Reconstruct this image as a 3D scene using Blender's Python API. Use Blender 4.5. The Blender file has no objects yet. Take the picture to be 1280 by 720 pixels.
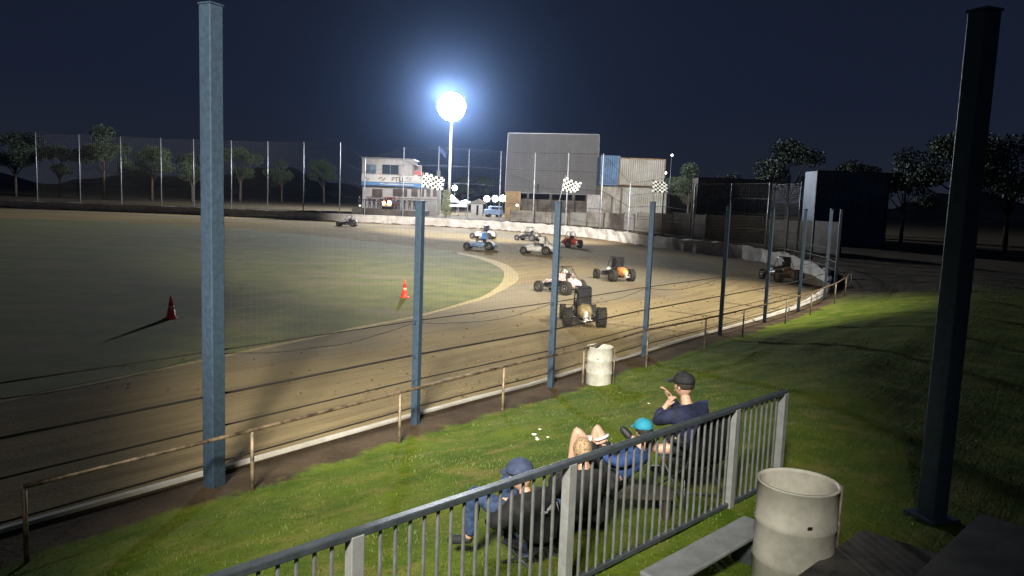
import bpy, bmesh, math, random
import numpy as np
from mathutils import Vector, Matrix, noise
R = math.radians
rnd = random.Random(7)
scene = bpy.context.scene
col = scene.collection

# ------------------------------------------------------------------ camera
HC = 4.1                        # eye height above the track, metres
F = 950.0                       # focal length in pixels of a 1280 wide picture
PITCH = math.atan(110 / F)
ROLL = math.atan(0.038)
fwd = Vector((0, math.cos(PITCH), -math.sin(PITCH)))
r0 = Vector((1, 0, 0)); u0 = r0.cross(fwd)
cr = math.cos(ROLL) * r0 + math.sin(ROLL) * u0
cu = -math.sin(ROLL) * r0 + math.cos(ROLL) * u0
CAM = Vector((0, 0, HC))
cam = bpy.data.objects.new('camera', bpy.data.cameras.new('camera')); col.objects.link(cam)
cam.data.sensor_width = 36; cam.data.lens = F / 1280 * 36
cam.data.clip_start = 0.05; cam.data.clip_end = 3000
M = Matrix((cr, cu, -fwd)).transposed().to_4x4(); M.translation = CAM
cam.matrix_world = M
scene.camera = cam

def ray(px, py):
    return (fwd * F + cr * (px - 640) - cu * (py - 360)).normalized()
def at(px, py, Y):               # point of the place seen there at forward distance Y
    d = ray(px, py); return CAM + d * (Y / d.y)
def on(px, py, z=0.0):           # point of the place at height z
    d = ray(px, py); return CAM + d * ((z - HC) / d.z)

# ------------------------------------------------------------------ materials
def mat(name, c, rough=0.7, metal=0.0, var=0.15, scale=8.0, bump=0.0, c2=None, det=4, coat=0):
    m = bpy.data.materials.new(name); m.use_nodes = True
    nt = m.node_tree; b = nt.nodes['Principled BSDF']
    b.inputs['Roughness'].default_value = rough; b.inputs['Metallic'].default_value = metal
    if coat: b.inputs['Coat Weight'].default_value = coat
    tc = nt.nodes.new('ShaderNodeTexCoord')
    n = nt.nodes.new('ShaderNodeTexNoise'); n.inputs['Scale'].default_value = scale; n.inputs['Detail'].default_value = det
    n.inputs['Roughness'].default_value = 0.65
    nt.links.new(tc.outputs['Object'], n.inputs['Vector'])
    rp = nt.nodes.new('ShaderNodeValToRGB')
    rp.color_ramp.elements[0].position = 0.36; rp.color_ramp.elements[1].position = 0.64
    d = c2 if c2 else tuple(max(0, x * (1 - var * 2)) for x in c)
    rp.color_ramp.elements[0].color = (*d, 1)
    rp.color_ramp.elements[1].color = (*(tuple(min(1, x * (1 + var)) for x in c) if not c2 else c), 1)
    nt.links.new(n.outputs['Fac'], rp.inputs['Fac']); nt.links.new(rp.outputs['Color'], b.inputs['Base Color'])
    if bump:
        bp = nt.nodes.new('ShaderNodeBump'); bp.inputs['Strength'].default_value = bump; bp.inputs['Distance'].default_value = 0.02
        nt.links.new(n.outputs['Fac'], bp.inputs['Height']); nt.links.new(bp.outputs['Normal'], b.inputs['Normal'])
    return m
def emit(name, c, s):
    m = bpy.data.materials.new(name); m.use_nodes = True; b = m.node_tree.nodes['Principled BSDF']
    b.inputs['Base Color'].default_value = (*c, 1); b.inputs['Emission Color'].default_value = (*c, 1); b.inputs['Emission Strength'].default_value = s
    return m

MT = dict(
    post=mat('blue_grey_steel', (.045, .072, .11), .5, .2, .12, 16, .2),
    pale_pole=mat('galvanised_pole', (.42, .44, .46), .5, .4, .2, 3),
    cable=mat('dark_cable', (.03, .025, .022), .6, .3, .1),
    wire=mat('fence_wire', (.22, .2, .17), .5, .6, .1),
    pipe=mat('worn_pipe', (.24, .18, .12), .55, .3, .35, 5, .2),
    rail=mat('grey_rail_paint', (.08, .095, .11), .38, .35, .12, 12, .05),
    baluster=mat('silver_grey_baluster', (.25, .255, .26), .4, .4, .12, 12),
    newel=mat('newel_aluminium', (.36, .36, .36), .45, .3, .08, 10),
    drum=mat('chalky_white_drum', (.5, .475, .41), .55, 0, .14, 3, .1),
    dark=mat('black_inside', (.012, .011, .01), .8),
    tyre=mat('tyre_rubber', (.022, .019, .016), .85, 0, .35, 9, .3),
    rim=mat('alloy_rim', (.4, .38, .34), .35, .8, .2, 9),
    cage=mat('black_tube', (.03, .03, .035), .4, .3),
    panel=mat('black_panel', (.018, .016, .02), .45, .1, .3),
    chrome=mat('dull_chrome', (.5, .48, .45), .3, .9),
    white=mat('white_bodywork', (.80, .79, .76), .4, 0, .1, 7, c2=(.5, .45, .38), coat=.2),
    blue=mat('blue_bodywork', (.07, .27, .72), .35, 0, .15, 6, coat=.3),
    bluegrey=mat('blue_grey_bodywork', (.22, .32, .5), .45, 0, .3, 9),
    red=mat('red_bodywork', (.48, .06, .045), .4, 0, .2, 6, coat=.3),
    olive=mat('drab_bodywork', (.13, .13, .09), .5, 0, .3, 6),
    pink=mat('muddy_pink_bodywork', (.62, .45, .42), .45, 0, .3, 12),
    orange=mat('orange_tank', (.72, .27, .08), .4, 0, .3, 10),
    yellow=mat('muddy_yellow_tank', (.34, .26, .13), .45, 0, .3, 10),
    cone=mat('red_orange_cone', (.8, .045, .02), .5, 0, .1),
    conewhite=mat('cone_band', (.75, .3, .22), .5, 0, .1),
    screen=mat('grey_screen_cladding', (.055, .054, .052), .7, 0, .08, .5),
    bwhite=mat('building_white_paint', (.42, .40, .38), .7, 0, .1, .6),
    sign=mat('sign_white_board', (.62, .6, .57), .6, 0, .05, .6),
    bblue=mat('fascia_blue', (.09, .24, .48), .6, 0, .12, .6),
    bgrey=mat('lower_storey_grey', (.25, .235, .22), .8, 0, .15, .7),
    glass=mat('dark_window_glass', (.04, .05, .065), .12, 0, .1, .5),
    litglass=mat('pale_window_glass', (.14, .2, .26), .12, 0, .4, .5),
    container_blue=mat('blue_container_steel', (.045, .10, .19), .6, .1, .25, .5),
    container_grey=mat('pale_container_steel', (.24, .235, .21), .65, .1, .2, .4, c2=(.16, .15, .115)),
    rust=mat('rust_brown_steel', (.2, .12, .055), .8, .1, .3, .6),
    tan=mat('tan_corrugated', (.22, .15, .07), .7, .1, .2, .6),
    concrete=mat('stained_concrete', (.24, .22, .185), .85, 0, .25, .7, c2=(.12, .105, .08)),
    darkwood=mat('dark_shed_wall', (.08, .065, .05), .85, 0, .3, .6),
    canvas=mat('white_canvas', (.55, .62, .66), .7, 0, .1, 1),
    slab=mat('stand_floor_concrete', (.07, .065, .058), .85, 0, .3, 3, .3),
    bench=mat('bench_aluminium', (.42, .44, .46), .4, .5, .1, 5),
    skin=mat('skin', (.52, .31, .22), .55, 0, .05, 6),
    hair=mat('sandy_hair', (.42, .28, .16), .7, 0, .3, 60, .6),
    darkhair=mat('dark_hair', (.03, .022, .016), .7, 0, .3, 60, .5),
    jacket=mat('black_jacket', (.012, .012, .014), .8, 0, .3, 18, .4),
    navy=mat('navy_jacket', (.009, .014, .048), .8, 0, .3, 14, .4),
    jeans=mat('blue_denim', (.035, .065, .15), .85, 0, .3, 16, .4),
    capblue=mat('faded_blue_cap', (.045, .06, .125), .8, 0, .15, 20, .3),
    cyan=mat('bright_cyan_cap', (.02, .26, .38), .75, 0, .1, 20, .2),
    shorts=mat('black_shorts', (.015, .015, .02), .8, 0, .2, 14, .3),
    shirt=mat('blue_shirt', (.018, .05, .17), .8, 0, .2, 14, .3),
    shoe=mat('black_trainer', (.02, .02, .022), .6, 0, .2, 14),
    print=mat('white_print', (.7, .7, .7), .6, 0, .05),
    stool=None, chair=mat('charcoal_chair_fabric', (.012, .012, .015), .85, 0, .2, 20, .2),
    leaf=mat('dark_leaf', (.05, .075, .028), .7, 0, .3, 1.5),
    paleleaf=mat('pale_leaf', (.30, .33, .18), .7, 0, .25, 3),
    bark=mat('bark', (.09, .065, .045), .9, 0, .3, 6, .5),
    flagblue=mat('blue_flag', (.06, .10, .25), .8),
    black=mat('flag_black', (.015, .015, .018), .8, 0, .1), fwhite=mat('flag_white', (.8, .8, .8), .8, 0, .05),
    litter=mat('pale_litter', (.75, .75, .7), .6),
    truckred=mat('red_truck_paint', (.4, .08, .03), .5, 0, .2, 3),
    grassblade=mat('grass_blade', (.13, .17, .035), .7, 0, .3, 1.2),
    hat=mat('helmet_white', (.75, .74, .72), .25, 0, .05, coat=.5),
)

# ------------------------------------------------------------------ mesh helpers
def link(o, parent=None):
    col.objects.link(o)
    if parent is not None: o.parent = parent
    return o
def obj(name, bm, m, parent=None, smooth=False):
    me = bpy.data.meshes.new(name); bm.normal_update(); bm.to_mesh(me); bm.free()
    for mm in (m if isinstance(m, (list, tuple)) else [m]): me.materials.append(mm)
    if smooth: me.polygons.foreach_set('use_smooth', [True] * len(me.polygons))
    return link(bpy.data.objects.new(name, me), parent)
def empty(name, loc=(0, 0, 0), rz=0):
    o = bpy.data.objects.new(name, None); o.location = loc; o.rotation_euler = (0, 0, rz); o.empty_display_size = .1
    return link(o)
def tag(o, label=None, cat=None, group=None, kind=None):
    if label: o['label'] = label
    if cat: o['category'] = cat
    if group: o['group'] = group
    if kind: o['kind'] = kind
    return o
def copy_tree(o, parent=None):
    c = o.copy(); col.objects.link(c); c.parent = parent
    for ch in [x for x in KIDS(o)]: copy_tree(ch, c)
    return c
def KIDS(o): return [x for x in col.objects if x.parent == o]
def B(): return bmesh.new()
def box(bm, c, s, rz=0.0, mi=0, bev=0.0, rot=None):
    c = Vector(c); mt = rot if rot else Matrix.Rotation(rz, 3, 'Z'); vs = []
    for x in (-.5, .5):
        for y in (-.5, .5):
            for z in (-.5, .5): vs.append(bm.verts.new(c + mt @ Vector((x * s[0], y * s[1], z * s[2]))))
    fs = [bm.faces.new([vs[i] for i in q]) for q in ((0, 1, 3, 2), (4, 6, 7, 5), (0, 4, 5, 1), (2, 3, 7, 6), (0, 2, 6, 4), (1, 5, 7, 3))]
    for f in fs: f.material_index = mi
    if bev:
        es = set(e for f in fs for e in f.edges)
        bmesh.ops.bevel(bm, geom=list(es), offset=bev, segments=2, affect='EDGES', profile=.5)
def tube(bm, pts, r, n=8, cap=True, mi=0):
    pts = [Vector(p) for p in pts]; rings = []
    rr = r if isinstance(r, (list, tuple)) else [r] * len(pts)
    prev = None
    for i, p in enumerate(pts):
        t = (pts[min(i + 1, len(pts) - 1)] - pts[max(i - 1, 0)]).normalized()
        if prev is None:
            a = Vector((0, 0, 1)) if abs(t.z) < .9 else Vector((1, 0, 0))
            u = t.cross(a).normalized()
        else:
            u = (prev - t * prev.dot(t)).normalized()
        prev = u; v = t.cross(u)
        rings.append([bm.verts.new(p + (u * math.cos(2 * math.pi * (k + .5) / n) + v * math.sin(2 * math.pi * (k + .5) / n)) * rr[i]) for k in range(n)])
    for a, b in zip(rings, rings[1:]):
        for k in range(n):
            f = bm.faces.new([a[k], a[(k + 1) % n], b[(k + 1) % n], b[k]]); f.material_index = mi; f.smooth = n > 4
    if cap:
        for q in (rings[0][::-1], rings[-1]): bm.faces.new(q).material_index = mi
def lathe(bm, prof, n=24, axis='Z', c=(0, 0, 0), mi=0, close=False):
    c = Vector(c); rings = []
    for r, h in prof:
        ring = []
        for k in range(n):
            a = 2 * math.pi * k / n
            p = (math.cos(a) * r, math.sin(a) * r, h)
            if axis == 'X': p = (h, p[0], p[1])
            if axis == 'Y': p = (p[0], h, p[1])
            ring.append(bm.verts.new(c + Vector(p)))
        rings.append(ring)
    for a, b in zip(rings, rings[1:]):
        for k in range(n):
            f = bm.faces.new([a[k], a[(k + 1) % n], b[(k + 1) % n], b[k]]); f.smooth = True; f.material_index = mi
    bm.faces.new(rings[0][::-1]).material_index = mi; bm.faces.new(rings[-1]).material_index = mi
def loft(bm, secs, mi=0, n=16, p=3.0):
    """sections (y, cx, halfwidth, zlo, zhi) joined as a rounded superellipse body"""
    rings = []
    for (y, cx, hw, lo, hi) in secs:
        ring = []
        for k in range(n):
            a = 2 * math.pi * (k + .5) / n; ca, sa = math.cos(a), math.sin(a)
            ring.append(bm.verts.new((cx + hw * math.copysign(abs(ca) ** (2 / p), ca), y, (lo + hi) / 2 + (hi - lo) / 2 * math.copysign(abs(sa) ** (2 / p), sa))))
        rings.append(ring)
    for a, b in zip(rings, rings[1:]):
        for k in range(n):
            f = bm.faces.new([a[k], b[k], b[(k + 1) % n], a[(k + 1) % n]]); f.smooth = True; f.material_index = mi
    bm.faces.new(rings[0]).material_index = mi; bm.faces.new(rings[-1][::-1]).material_index = mi
def ellipsoid(bm, c, s, sub=3, rot=None, fn=None, mi=0):
    g = bmesh.ops.create_icosphere(bm, subdivisions=sub, radius=1)
    for v in g['verts']:
        p = v.co.copy()
        if fn: p = fn(p)
        p = Vector((p.x * s[0], p.y * s[1], p.z * s[2]))
        if rot: p = rot @ p
        v.co = Vector(c) + p
        for f in v.link_faces: f.smooth = True; f.material_index = mi
def skin_into(bm, verts, edges, radii, sub=1, root=0):
    """grow a continuous surface around joints and add it to bm"""
    me = bpy.data.meshes.new('t'); me.from_pydata([tuple(v) for v in verts], edges, [])
    o = bpy.data.objects.new('t', me); col.objects.link(o)
    md = o.modifiers.new('s', 'SKIN'); md.use_smooth_shade = True
    sv = me.skin_vertices[0].data
    for i, r in enumerate(radii):
        sv[i].radius = (r, r) if not isinstance(r, tuple) else r
        sv[i].use_root = (i == root)
    sb = o.modifiers.new('b', 'SUBSURF'); sb.levels = sub; sb.render_levels = sub
    dg = bpy.context.evaluated_depsgraph_get(); dg.update()
    me2 = bpy.data.meshes.new_from_object(o.evaluated_get(dg))
    bm.from_mesh(me2)
    bpy.data.objects.remove(o); bpy.data.meshes.remove(me); bpy.data.meshes.remove(me2)

# ------------------------------------------------------------------ the track outline
def catmull(P, closed=True, n=14):
    P = [Vector((p[0], p[1])) for p in P]; out = []; L = len(P)
    rng = range(L) if closed else range(L - 1)
    for i in rng:
        a, b, c, d = P[(i - 1) % L] if closed or i else P[0], P[i], P[(i + 1) % L], P[(i + 2) % L] if closed or i + 2 < L else P[-1]
        for k in range(n):
            t = k / n
            out.append(.5 * ((2 * b) + (c - a) * t + (2 * a - 5 * b + 4 * c - d) * t * t + (3 * b - a - 3 * c + d) * t ** 3))
    if not closed: out.append(P[-1])
    return out
def resample(P, step, closed=True):
    Q = P + [P[0]] if closed else P
    d = [0]
    for a, b in zip(Q, Q[1:]): d.append(d[-1] + (b - a).length)
    n = int(d[-1] / step); out = []; j = 0
    for k in range(n):
        s = d[-1] * k / n
        while d[j + 1] < s: j += 1
        out.append(Q[j].lerp(Q[j + 1], (s - d[j]) / max(1e-9, d[j + 1] - d[j])))
    return out
K = [on(557, 507), on(640, 487), on(729, 460), on(798, 441.6), on(842, 427.5)]
farw = [on(842, 313), on(735, 297), on(640, 288.5), on(560, 283.5), on(438, 277.5)]
loopP = [(-70, -62), (-45, -40.5), (-20, -9.8), (-9.3, 4.2)] + [(k.x, k.y) for k in K] + \
        [(13.0, 33.5), (18.0, 43.5), (19.6, 53), (18.6, 62)] + [(k.x, k.y) for k in farw] + \
        [(-50, 117), (-78, 114), (-103, 102), (-128, 74), (-142, 30), (-140, -20), (-120, -58), (-96, -72)]
LOOP = resample(catmull(loopP), 1.0)
NL = len(LOOP)
LA = np.array([[p.x, p.y] for p in LOOP])
def tangent(i): return (LOOP[(i + 1) % NL] - LOOP[(i - 1) % NL]).normalized()
def outward(i):
    t = tangent(i); return Vector((t.y, -t.x))          # loop runs anticlockwise
def nearest(p):
    d = ((LA - np.array([p[0], p[1]])) ** 2).sum(1); return int(d.argmin())
i_near = nearest(K[-1]); i_far = nearest(farw[0])
def wallh(i):                                            # wall height along the loop
    a = i_near + 3; b = i_far - 6
    if i <= a: return .05
    if i >= b:
        return 1.15 if i < NL - 60 else 1.15 - 1.1 * (i - (NL - 60)) / 60
    t = (i - a) / (b - a); t = t * t * (3 - 2 * t); return .05 + 1.10 * t
HW = np.array([wallh(i) for i in range(NL)])

# signed distance of many points to the loop (positive outside)
def sdist(X, Y):
    A = LA; Bv = np.roll(LA, -1, 0); N = X.size
    best = np.full(N, 1e18); bi = np.zeros(N, int); bt = np.zeros(N); ins = np.zeros(N, bool)
    for k in range(len(A)):
        ax, ay = A[k]; bx, by = Bv[k]; dx, dy = bx - ax, by - ay
        t = np.clip(((X - ax) * dx + (Y - ay) * dy) / (dx * dx + dy * dy), 0, 1)
        d = (X - ax - t * dx) ** 2 + (Y - ay - t * dy) ** 2
        m = d < best; best[m] = d[m]; bi[m] = k; bt[m] = t[m]
        c = ((ay > Y) != (by > Y)) & (X < (bx - ax) * (Y - ay) / (by - ay + 1e-12) + ax); ins ^= c
    return np.where(ins, -1, 1) * np.sqrt(best), bi, bi + bt
PLAT = 1.17
def ground_z(X, Y):
    X = np.atleast_1d(np.asarray(X, float)); Y = np.atleast_1d(np.asarray(Y, float))
    s, bi, t = sdist(X, Y); h = HW[bi]
    far = h * np.clip((s - .25) / 1.2, 0, 1)
    nearm = 1 - np.clip((h - .05) / 1.0, 0, 1)
    u = np.clip((s - 1.3) / 5.3, 0, 1); rise = PLAT * (u * .75 + .25 * u * u * (3 - 2 * u))
    z = np.maximum(far, 0) + nearm * rise
    z = np.where(s < 0, 0, z)
    und = .035 * np.sin(X * 1.7 + Y * .6) * np.sin(Y * 1.1 - X * .4) + .02 * np.sin(X * 4.1 + 1) * np.sin(Y * 3.7)
    z = z + np.where(s > 1.0, und * np.clip(s - 1, 0, 1), 0)
    return z, s, t
def gz(x, y): return float(ground_z(x, y)[0][0])

def spaced(a): 
    out = []
    for lo, hi, st in a: out += list(np.arange(lo, hi, st))
    return np.array(out)
gx = spaced([(-900, -200, 50), (-200, -60, 7), (-60, -9, 1.0), (-9, 12, .22), (12, 30, .7), (30, 80, 2), (80, 200, 10), (200, 901, 50)])
gy = spaced([(-200, -20, 8), (-20, 0, 1), (0, 32, .22), (32, 125, .8), (125, 200, 4), (200, 1600, 60)])
GX, GY = np.meshgrid(gx, gy); Z, S, T = ground_z(GX.ravel(), GY.ravel())
nx, ny = len(gx), len(gy)
me = bpy.data.meshes.new('ground')
me.vertices.add(nx * ny); me.vertices.foreach_set('co', np.stack([GX.ravel(), GY.ravel(), Z], 1).ravel())
ii, jj = np.meshgrid(np.arange(nx - 1), np.arange(ny - 1)); q = (jj * nx + ii).ravel()
fa = np.stack([q, q + 1, q + nx + 1, q + nx], 1).ravel()
me.loops.add(len(fa)); me.loops.foreach_set('vertex_index', fa)
me.polygons.add(len(q)); me.polygons.foreach_set('loop_start', np.arange(0, len(fa), 4)); me.update(calc_edges=True)
me.polygons.foreach_set('use_smooth', np.ones(len(q), bool))
for nm, arr in (('edge_distance', S), ('along', T), ('wallheight', HW[(T.astype(int)) % NL])):
    at_ = me.attributes.new(nm, 'FLOAT', 'POINT'); at_.data.foreach_set('value', arr.astype(np.float32))
ground = link(bpy.data.objects.new('ground', me)); tag(ground, kind='structure')

def ground_material():
    m = bpy.data.materials.new('race_ground'); m.use_nodes = True; nt = m.node_tree; N = nt.nodes; L = nt.links
    b = N['Principled BSDF']; b.inputs['Roughness'].default_value = .9; b.inputs['Specular IOR Level'].default_value = .08
    tc = N.new('ShaderNodeTexCoord')
    def attr(n):
        a = N.new('ShaderNodeAttribute'); a.attribute_name = n; return a.outputs['Fac']
    def noise(sc, vec=None, det=5, rough=.6):
        n = N.new('ShaderNodeTexNoise'); n.inputs['Scale'].default_value = sc; n.inputs['Detail'].default_value = det; n.inputs['Roughness'].default_value = rough
        L.new(vec if vec else tc.outputs['Object'], n.inputs['Vector']); return n.outputs['Fac']
    def math_(op, a, bb, cl=False):
        n = N.new('ShaderNodeMath'); n.operation = op; n.use_clamp = cl
        for i, v in enumerate((a, bb)):
            if isinstance(v, (int, float)): n.inputs[i].default_value = v
            else: L.new(v, n.inputs[i])
        return n.outputs[0]
    def rng(v, lo, hi, a=0., bb=1.):
        n = N.new('ShaderNodeMapRange'); n.interpolation_type = 'SMOOTHSTEP'
        n.inputs[1].default_value = lo; n.inputs[2].default_value = hi; n.inputs[3].default_value = a; n.inputs[4].default_value = bb
        L.new(v, n.inputs[0]); return n.outputs[0]
    def mix(f, a, bb):
        n = N.new('ShaderNodeMix'); n.data_type = 'RGBA'
        if isinstance(f, (int, float)): n.inputs[0].default_value = f
        else: L.new(f, n.inputs[0])
        for i, v in ((6, a), (7, bb)):
            if isinstance(v, tuple): n.inputs[i].default_value = (*v, 1)
            else: L.new(v, n.inputs[i])
        return n.outputs[2]
    s, t, wh = attr('edge_distance'), attr('along'), attr('wallheight')
    cv = N.new('ShaderNodeCombineXYZ'); L.new(math_('MULTIPLY', s, 2.2), cv.inputs[0]); L.new(math_('MULTIPLY', t, .16), cv.inputs[1])
    streak = noise(1.0, cv.outputs[0], 6, .7)
    cv2 = N.new('ShaderNodeCombineXYZ'); L.new(math_('MULTIPLY', s, 9.), cv2.inputs[0]); L.new(math_('MULTIPLY', t, .5), cv2.inputs[1])
    fine = noise(1.0, cv2.outputs[0], 5, .7)
    big = noise(.11); mid = noise(.8, det=8, rough=.7); grit = noise(14, det=6, rough=.75)
    # track clay: tan, with greyer dry groove where the cars run
    clay = mix(rng(big, .35, .65), (.27, .205, .105), (.325, .25, .13))
    clay = mix(rng(streak, .40, .66, 0, .55), clay, (.16, .115, .062))
    sw = math_('ADD', s, math_('MULTIPLY', math_('SUBTRACT', big, .5), 9.))
    groove = math_('MULTIPLY', rng(sw, -14.5, -11.5), rng(sw, -5.2, -7.5))
    clay = mix(math_('MULTIPLY', groove, rng(fine, .3, .7, .35, .95)), clay, (.20, .175, .135))
    clay = mix(rng(fine, .5, .72, 0, .35), clay, (.13, .095, .055))
    clay = mix(rng(grit, .55, .75, 0, .4), clay, (.36, .28, .17))
    clay = mix(math_('MULTIPLY', rng(s, -5, -.4, 0, .75), rng(wh, .3, .9)), clay, (.11, .065, .038))   # damp clay thrown against the far wall
    # verge dirt
    dirt = mix(rng(mid, .35, .65), (.055, .036, .022), (.10, .07, .042))
    dirt = mix(rng(grit, .58, .7, 0, .6), dirt, (.17, .13, .08))
    # grass
    g = mix(rng(mid, .3, .7), (.052, .096, .007), (.125, .168, .016))
    g = mix(rng(noise(2.2, det=6), .45, .7, 0, .65), g, (.19, .175, .035))
    g = mix(rng(noise(1.1, det=7, rough=.7), .56, .68, 0, .55), g, (.20, .165, .055))
    g = mix(rng(grit, .5, .75, 0, .6), g, (.04, .06, .012))
    far = mix(rng(mid, .35, .65), (.05, .04, .028), (.09, .07, .045))
    edge = math_('ADD', s, math_('MULTIPLY', math_('SUBTRACT', mid, .5), 1.1))
    edge = math_('ADD', edge, math_('MULTIPLY', math_('SUBTRACT', grit, .5), .5))
    out = mix(rng(edge, .98, 1.16), dirt, g)
    out = mix(rng(wh, .1, .35), out, far)
    c = mix(math_('GREATER_THAN', s, 0.06), clay, out)
    L.new(c, b.inputs['Base Color'])
    bp = N.new('ShaderNodeBump'); bp.inputs['Strength'].default_value = .8; bp.inputs['Distance'].default_value = .05
    L.new(math_('ADD', math_('ADD', math_('MULTIPLY', fine, .8), math_('MULTIPLY', mid, 1.2)), math_('MULTIPLY', grit, .5)), bp.inputs['Height']); L.new(bp.outputs['Normal'], b.inputs['Normal'])
    return m
ground.data.materials.append(ground_material())

# ------------------------------------------------------------------ infield and its painted line
def sheet(name, pts, z, m):
    bm = B(); f = bm.faces.new([bm.verts.new((p[0], p[1], z)) for p in pts]); bmesh.ops.triangulate(bm, faces=[f]); return obj(name, bm, m)
outerpx = [(438, 413.5), (516, 398), (549, 389.5), (583, 380), (605, 374), (631, 361.5), (645, 353), (648.5, 346), (642, 336.7), (629, 329), (602, 321), (581, 317), (560, 314)]
innerpx = [(438, 410.5), (516, 395.3), (549, 387), (583, 377), (602, 371), (620, 360), (629, 349), (628, 337.7), (612, 328.4), (592, 321.8), (575, 318), (566, 315.6), (556, 314)]
OP = [on(*p) for p in outerpx]; IP = [on(*p) for p in innerpx]
lead = [(-60, -46), (-32, -16), (-16, 3.0), (-9.6, 13.4)]
tail = [(-15.5, 69), (-30, 80), (-50, 85), (-78, 83), (-102, 68), (-114, 30), (-112, -15), (-95, -42)]
def off(P, d):
    return [(p[0] + d[0], p[1] + d[1]) for p in P]
outC = catmull(off(lead, (.0, 0)) + [(p.x, p.y) for p in OP] + tail, True, 10)
inC = catmull(off(lead, (-.13, .10)) + [(p.x, p.y) for p in IP] + off(tail, (0, -.3)), True, 10)
def grass_mat():
    m = mat('infield_turf', (.14, .135, .018), .9, 0, .2, .8, .6, c2=(.07, .082, .01), det=10)
    nt = m.node_tree; b = nt.nodes['Principled BSDF']; old = b.inputs['Base Color'].links[0].from_socket
    n = nt.nodes.new('ShaderNodeTexNoise'); n.inputs['Scale'].default_value = .16; n.inputs['Detail'].default_value = 6
    tc = nt.nodes.new('ShaderNodeTexCoord'); mp = nt.nodes.new('ShaderNodeMapping'); mp.inputs['Scale'].default_value = (1, 2.2, 1)
    nt.links.new(tc.outputs['Object'], mp.inputs[0]); nt.links.new(mp.outputs[0], n.inputs['Vector'])
    r = nt.nodes.new('ShaderNodeMapRange'); r.inputs[1].default_value = .5; r.inputs[2].default_value = .68; r.inputs[4].default_value = .7
    nt.links.new(n.outputs['Fac'], r.inputs[0])
    mx = nt.nodes.new('ShaderNodeMix'); mx.data_type = 'RGBA'; mx.inputs[7].default_value = (.19, .14, .07, 1)
    nt.links.new(r.outputs[0], mx.inputs[0]); nt.links.new(old, mx.inputs[6]); nt.links.new(mx.outputs[2], b.inputs['Base Color'])
    return m
tag(sheet('painted_line', outC, .006, mat('faded_line_paint', (.40, .31, .13), .85, 0, .15, 5, c2=(.27, .20, .08))), kind='structure')
tag(sheet('infield', inC, .012, grass_mat()), kind='structure')

# ------------------------------------------------------------------ concrete wall round the track
def wall_material():
    m = mat('dirty_white_concrete', (.60, .57, .52), .85, 0, .1, 1.2, .6, c2=(.40, .36, .30), det=9)
    return m
bm = B(); prev = None
step = 1
for i in list(range(0, NL)) + [0]:
    p = LOOP[i]; o = outward(i); h = HW[i]; far = min(1, max(0, (h - .1) / .8))
    rough = far * (.13 if (i_far - 30 < i < i_far + 45) else .02)
    w = .12 + .2 * far
    row = [(0 + rnd.uniform(-1, 1) * rough * .6, -.1), (rnd.uniform(-.5, 1) * rough, h * .55), (.03, h + rnd.uniform(-1, .6) * rough), (w, h + rnd.uniform(-1, .6) * rough), (w, -.1)]
    ring = [bm.verts.new((p.x + o.x * a, p.y + o.y * a, z)) for a, z in row]
    if prev:
        for k in range(4): bm.faces.new([prev[k], prev[k + 1], ring[k + 1], ring[k]])
    prev = ring
wall = obj('concrete_wall', bm, wall_material()); tag(wall, 'low dirty white concrete wall curving round the outside of the dirt track', 'wall')

# ------------------------------------------------------------------ near catch fence
P0, P1, P2, P3 = on(268, 608), on(519, 531), on(688, 484), on(805, 445.5)
def offpt(i, d): p = LOOP[i % NL]; o = outward(i % NL); return Vector((p.x + o.x * d, p.y + o.y * d, 0))
posts = [(P0 - (P1 - P0) * 1.0, 4.1, .12), (P0, 6.45, .21), (P1, 0, .125), (P2, 0, .125), (P3, 0, .125)]
k = nearest(P3) + 4.6
while k < i_far - 16:
    q = offpt(int(round(k)), .5); posts.append((q, 4.15, .12)); k += 4.4
fence = empty('catch_fence', P1)
tag(fence, 'blue steel post and cable safety fence along the near edge of the dirt track', 'fence')
tops = []
topz = {2: HC - 8.5 / (285.5 / HC), 3: None, 4: None}
for n, (p, h, w) in enumerate(posts):
    if n in (2, 3, 4):
        tp = [None, None, (524, 252), (701, 253), (815, 252.5)][n]
        h = at(tp[0], tp[1], p.y).z
    g = gz(p.x, p.y) if n > 4 else 0
    bm = B(); yaw = -R(38) if n < 8 else math.atan2(-outward(nearest(p)).x, outward(nearest(p)).y)
    lp = p - P1
    if n == 1: box(bm, lp + Vector((0, 0, h / 2 - .2)), (w, w, h + .4), yaw + R(10), bev=.012)
    else:
        box(bm, lp + Vector((0, 0, (h + g) / 2 - .2)), (w, w, h + g + .4), yaw + R(12), bev=.008)
        for zc in (.3, .81, 1.27, 1.89): box(bm, lp + Vector((0, 0, zc)) + Vector((-.6, -.8, 0)) * (w * .55), (.05, .05, .07), yaw)
    box(bm, lp + Vector((0, 0, h + g + .005)), (w + .02, w + .02, .02), yaw + R(12))
    o = obj('post', bm, MT['post'], fence)
    if n == 1: tag(o, 'thicker and taller blue post at the left of the fence')
    tops.append((p, h + g))
def smoothpath(z, sag=0.0, nseg=6, jit=0):
    pts = []
    for a, b in zip(posts, posts[1:]):
        for k in range(nseg):
            t = k / nseg; q = a[0].lerp(b[0], t)
            pts.append(q + Vector((.0, .0, z - sag * math.sin(math.pi * t) + rnd.uniform(-jit, jit))) + Vector((-.05, .07, 0)) - P1)
    pts.append(posts[-1][0] + Vector((0, 0, z)) - P1); return pts
for z, r in ((.30, .013), (.81, .013), (1.27, .017), (1.89, .010)):
    bm = B(); tube(bm, smoothpath(z), r, 6); obj('cable', bm, MT['cable'], fence)
bm = B(); tube(bm, smoothpath(1.86, .17, 9, .012), .006, 5); obj('loose_wire', bm, MT['cable'], fence)
bm = B()
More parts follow.
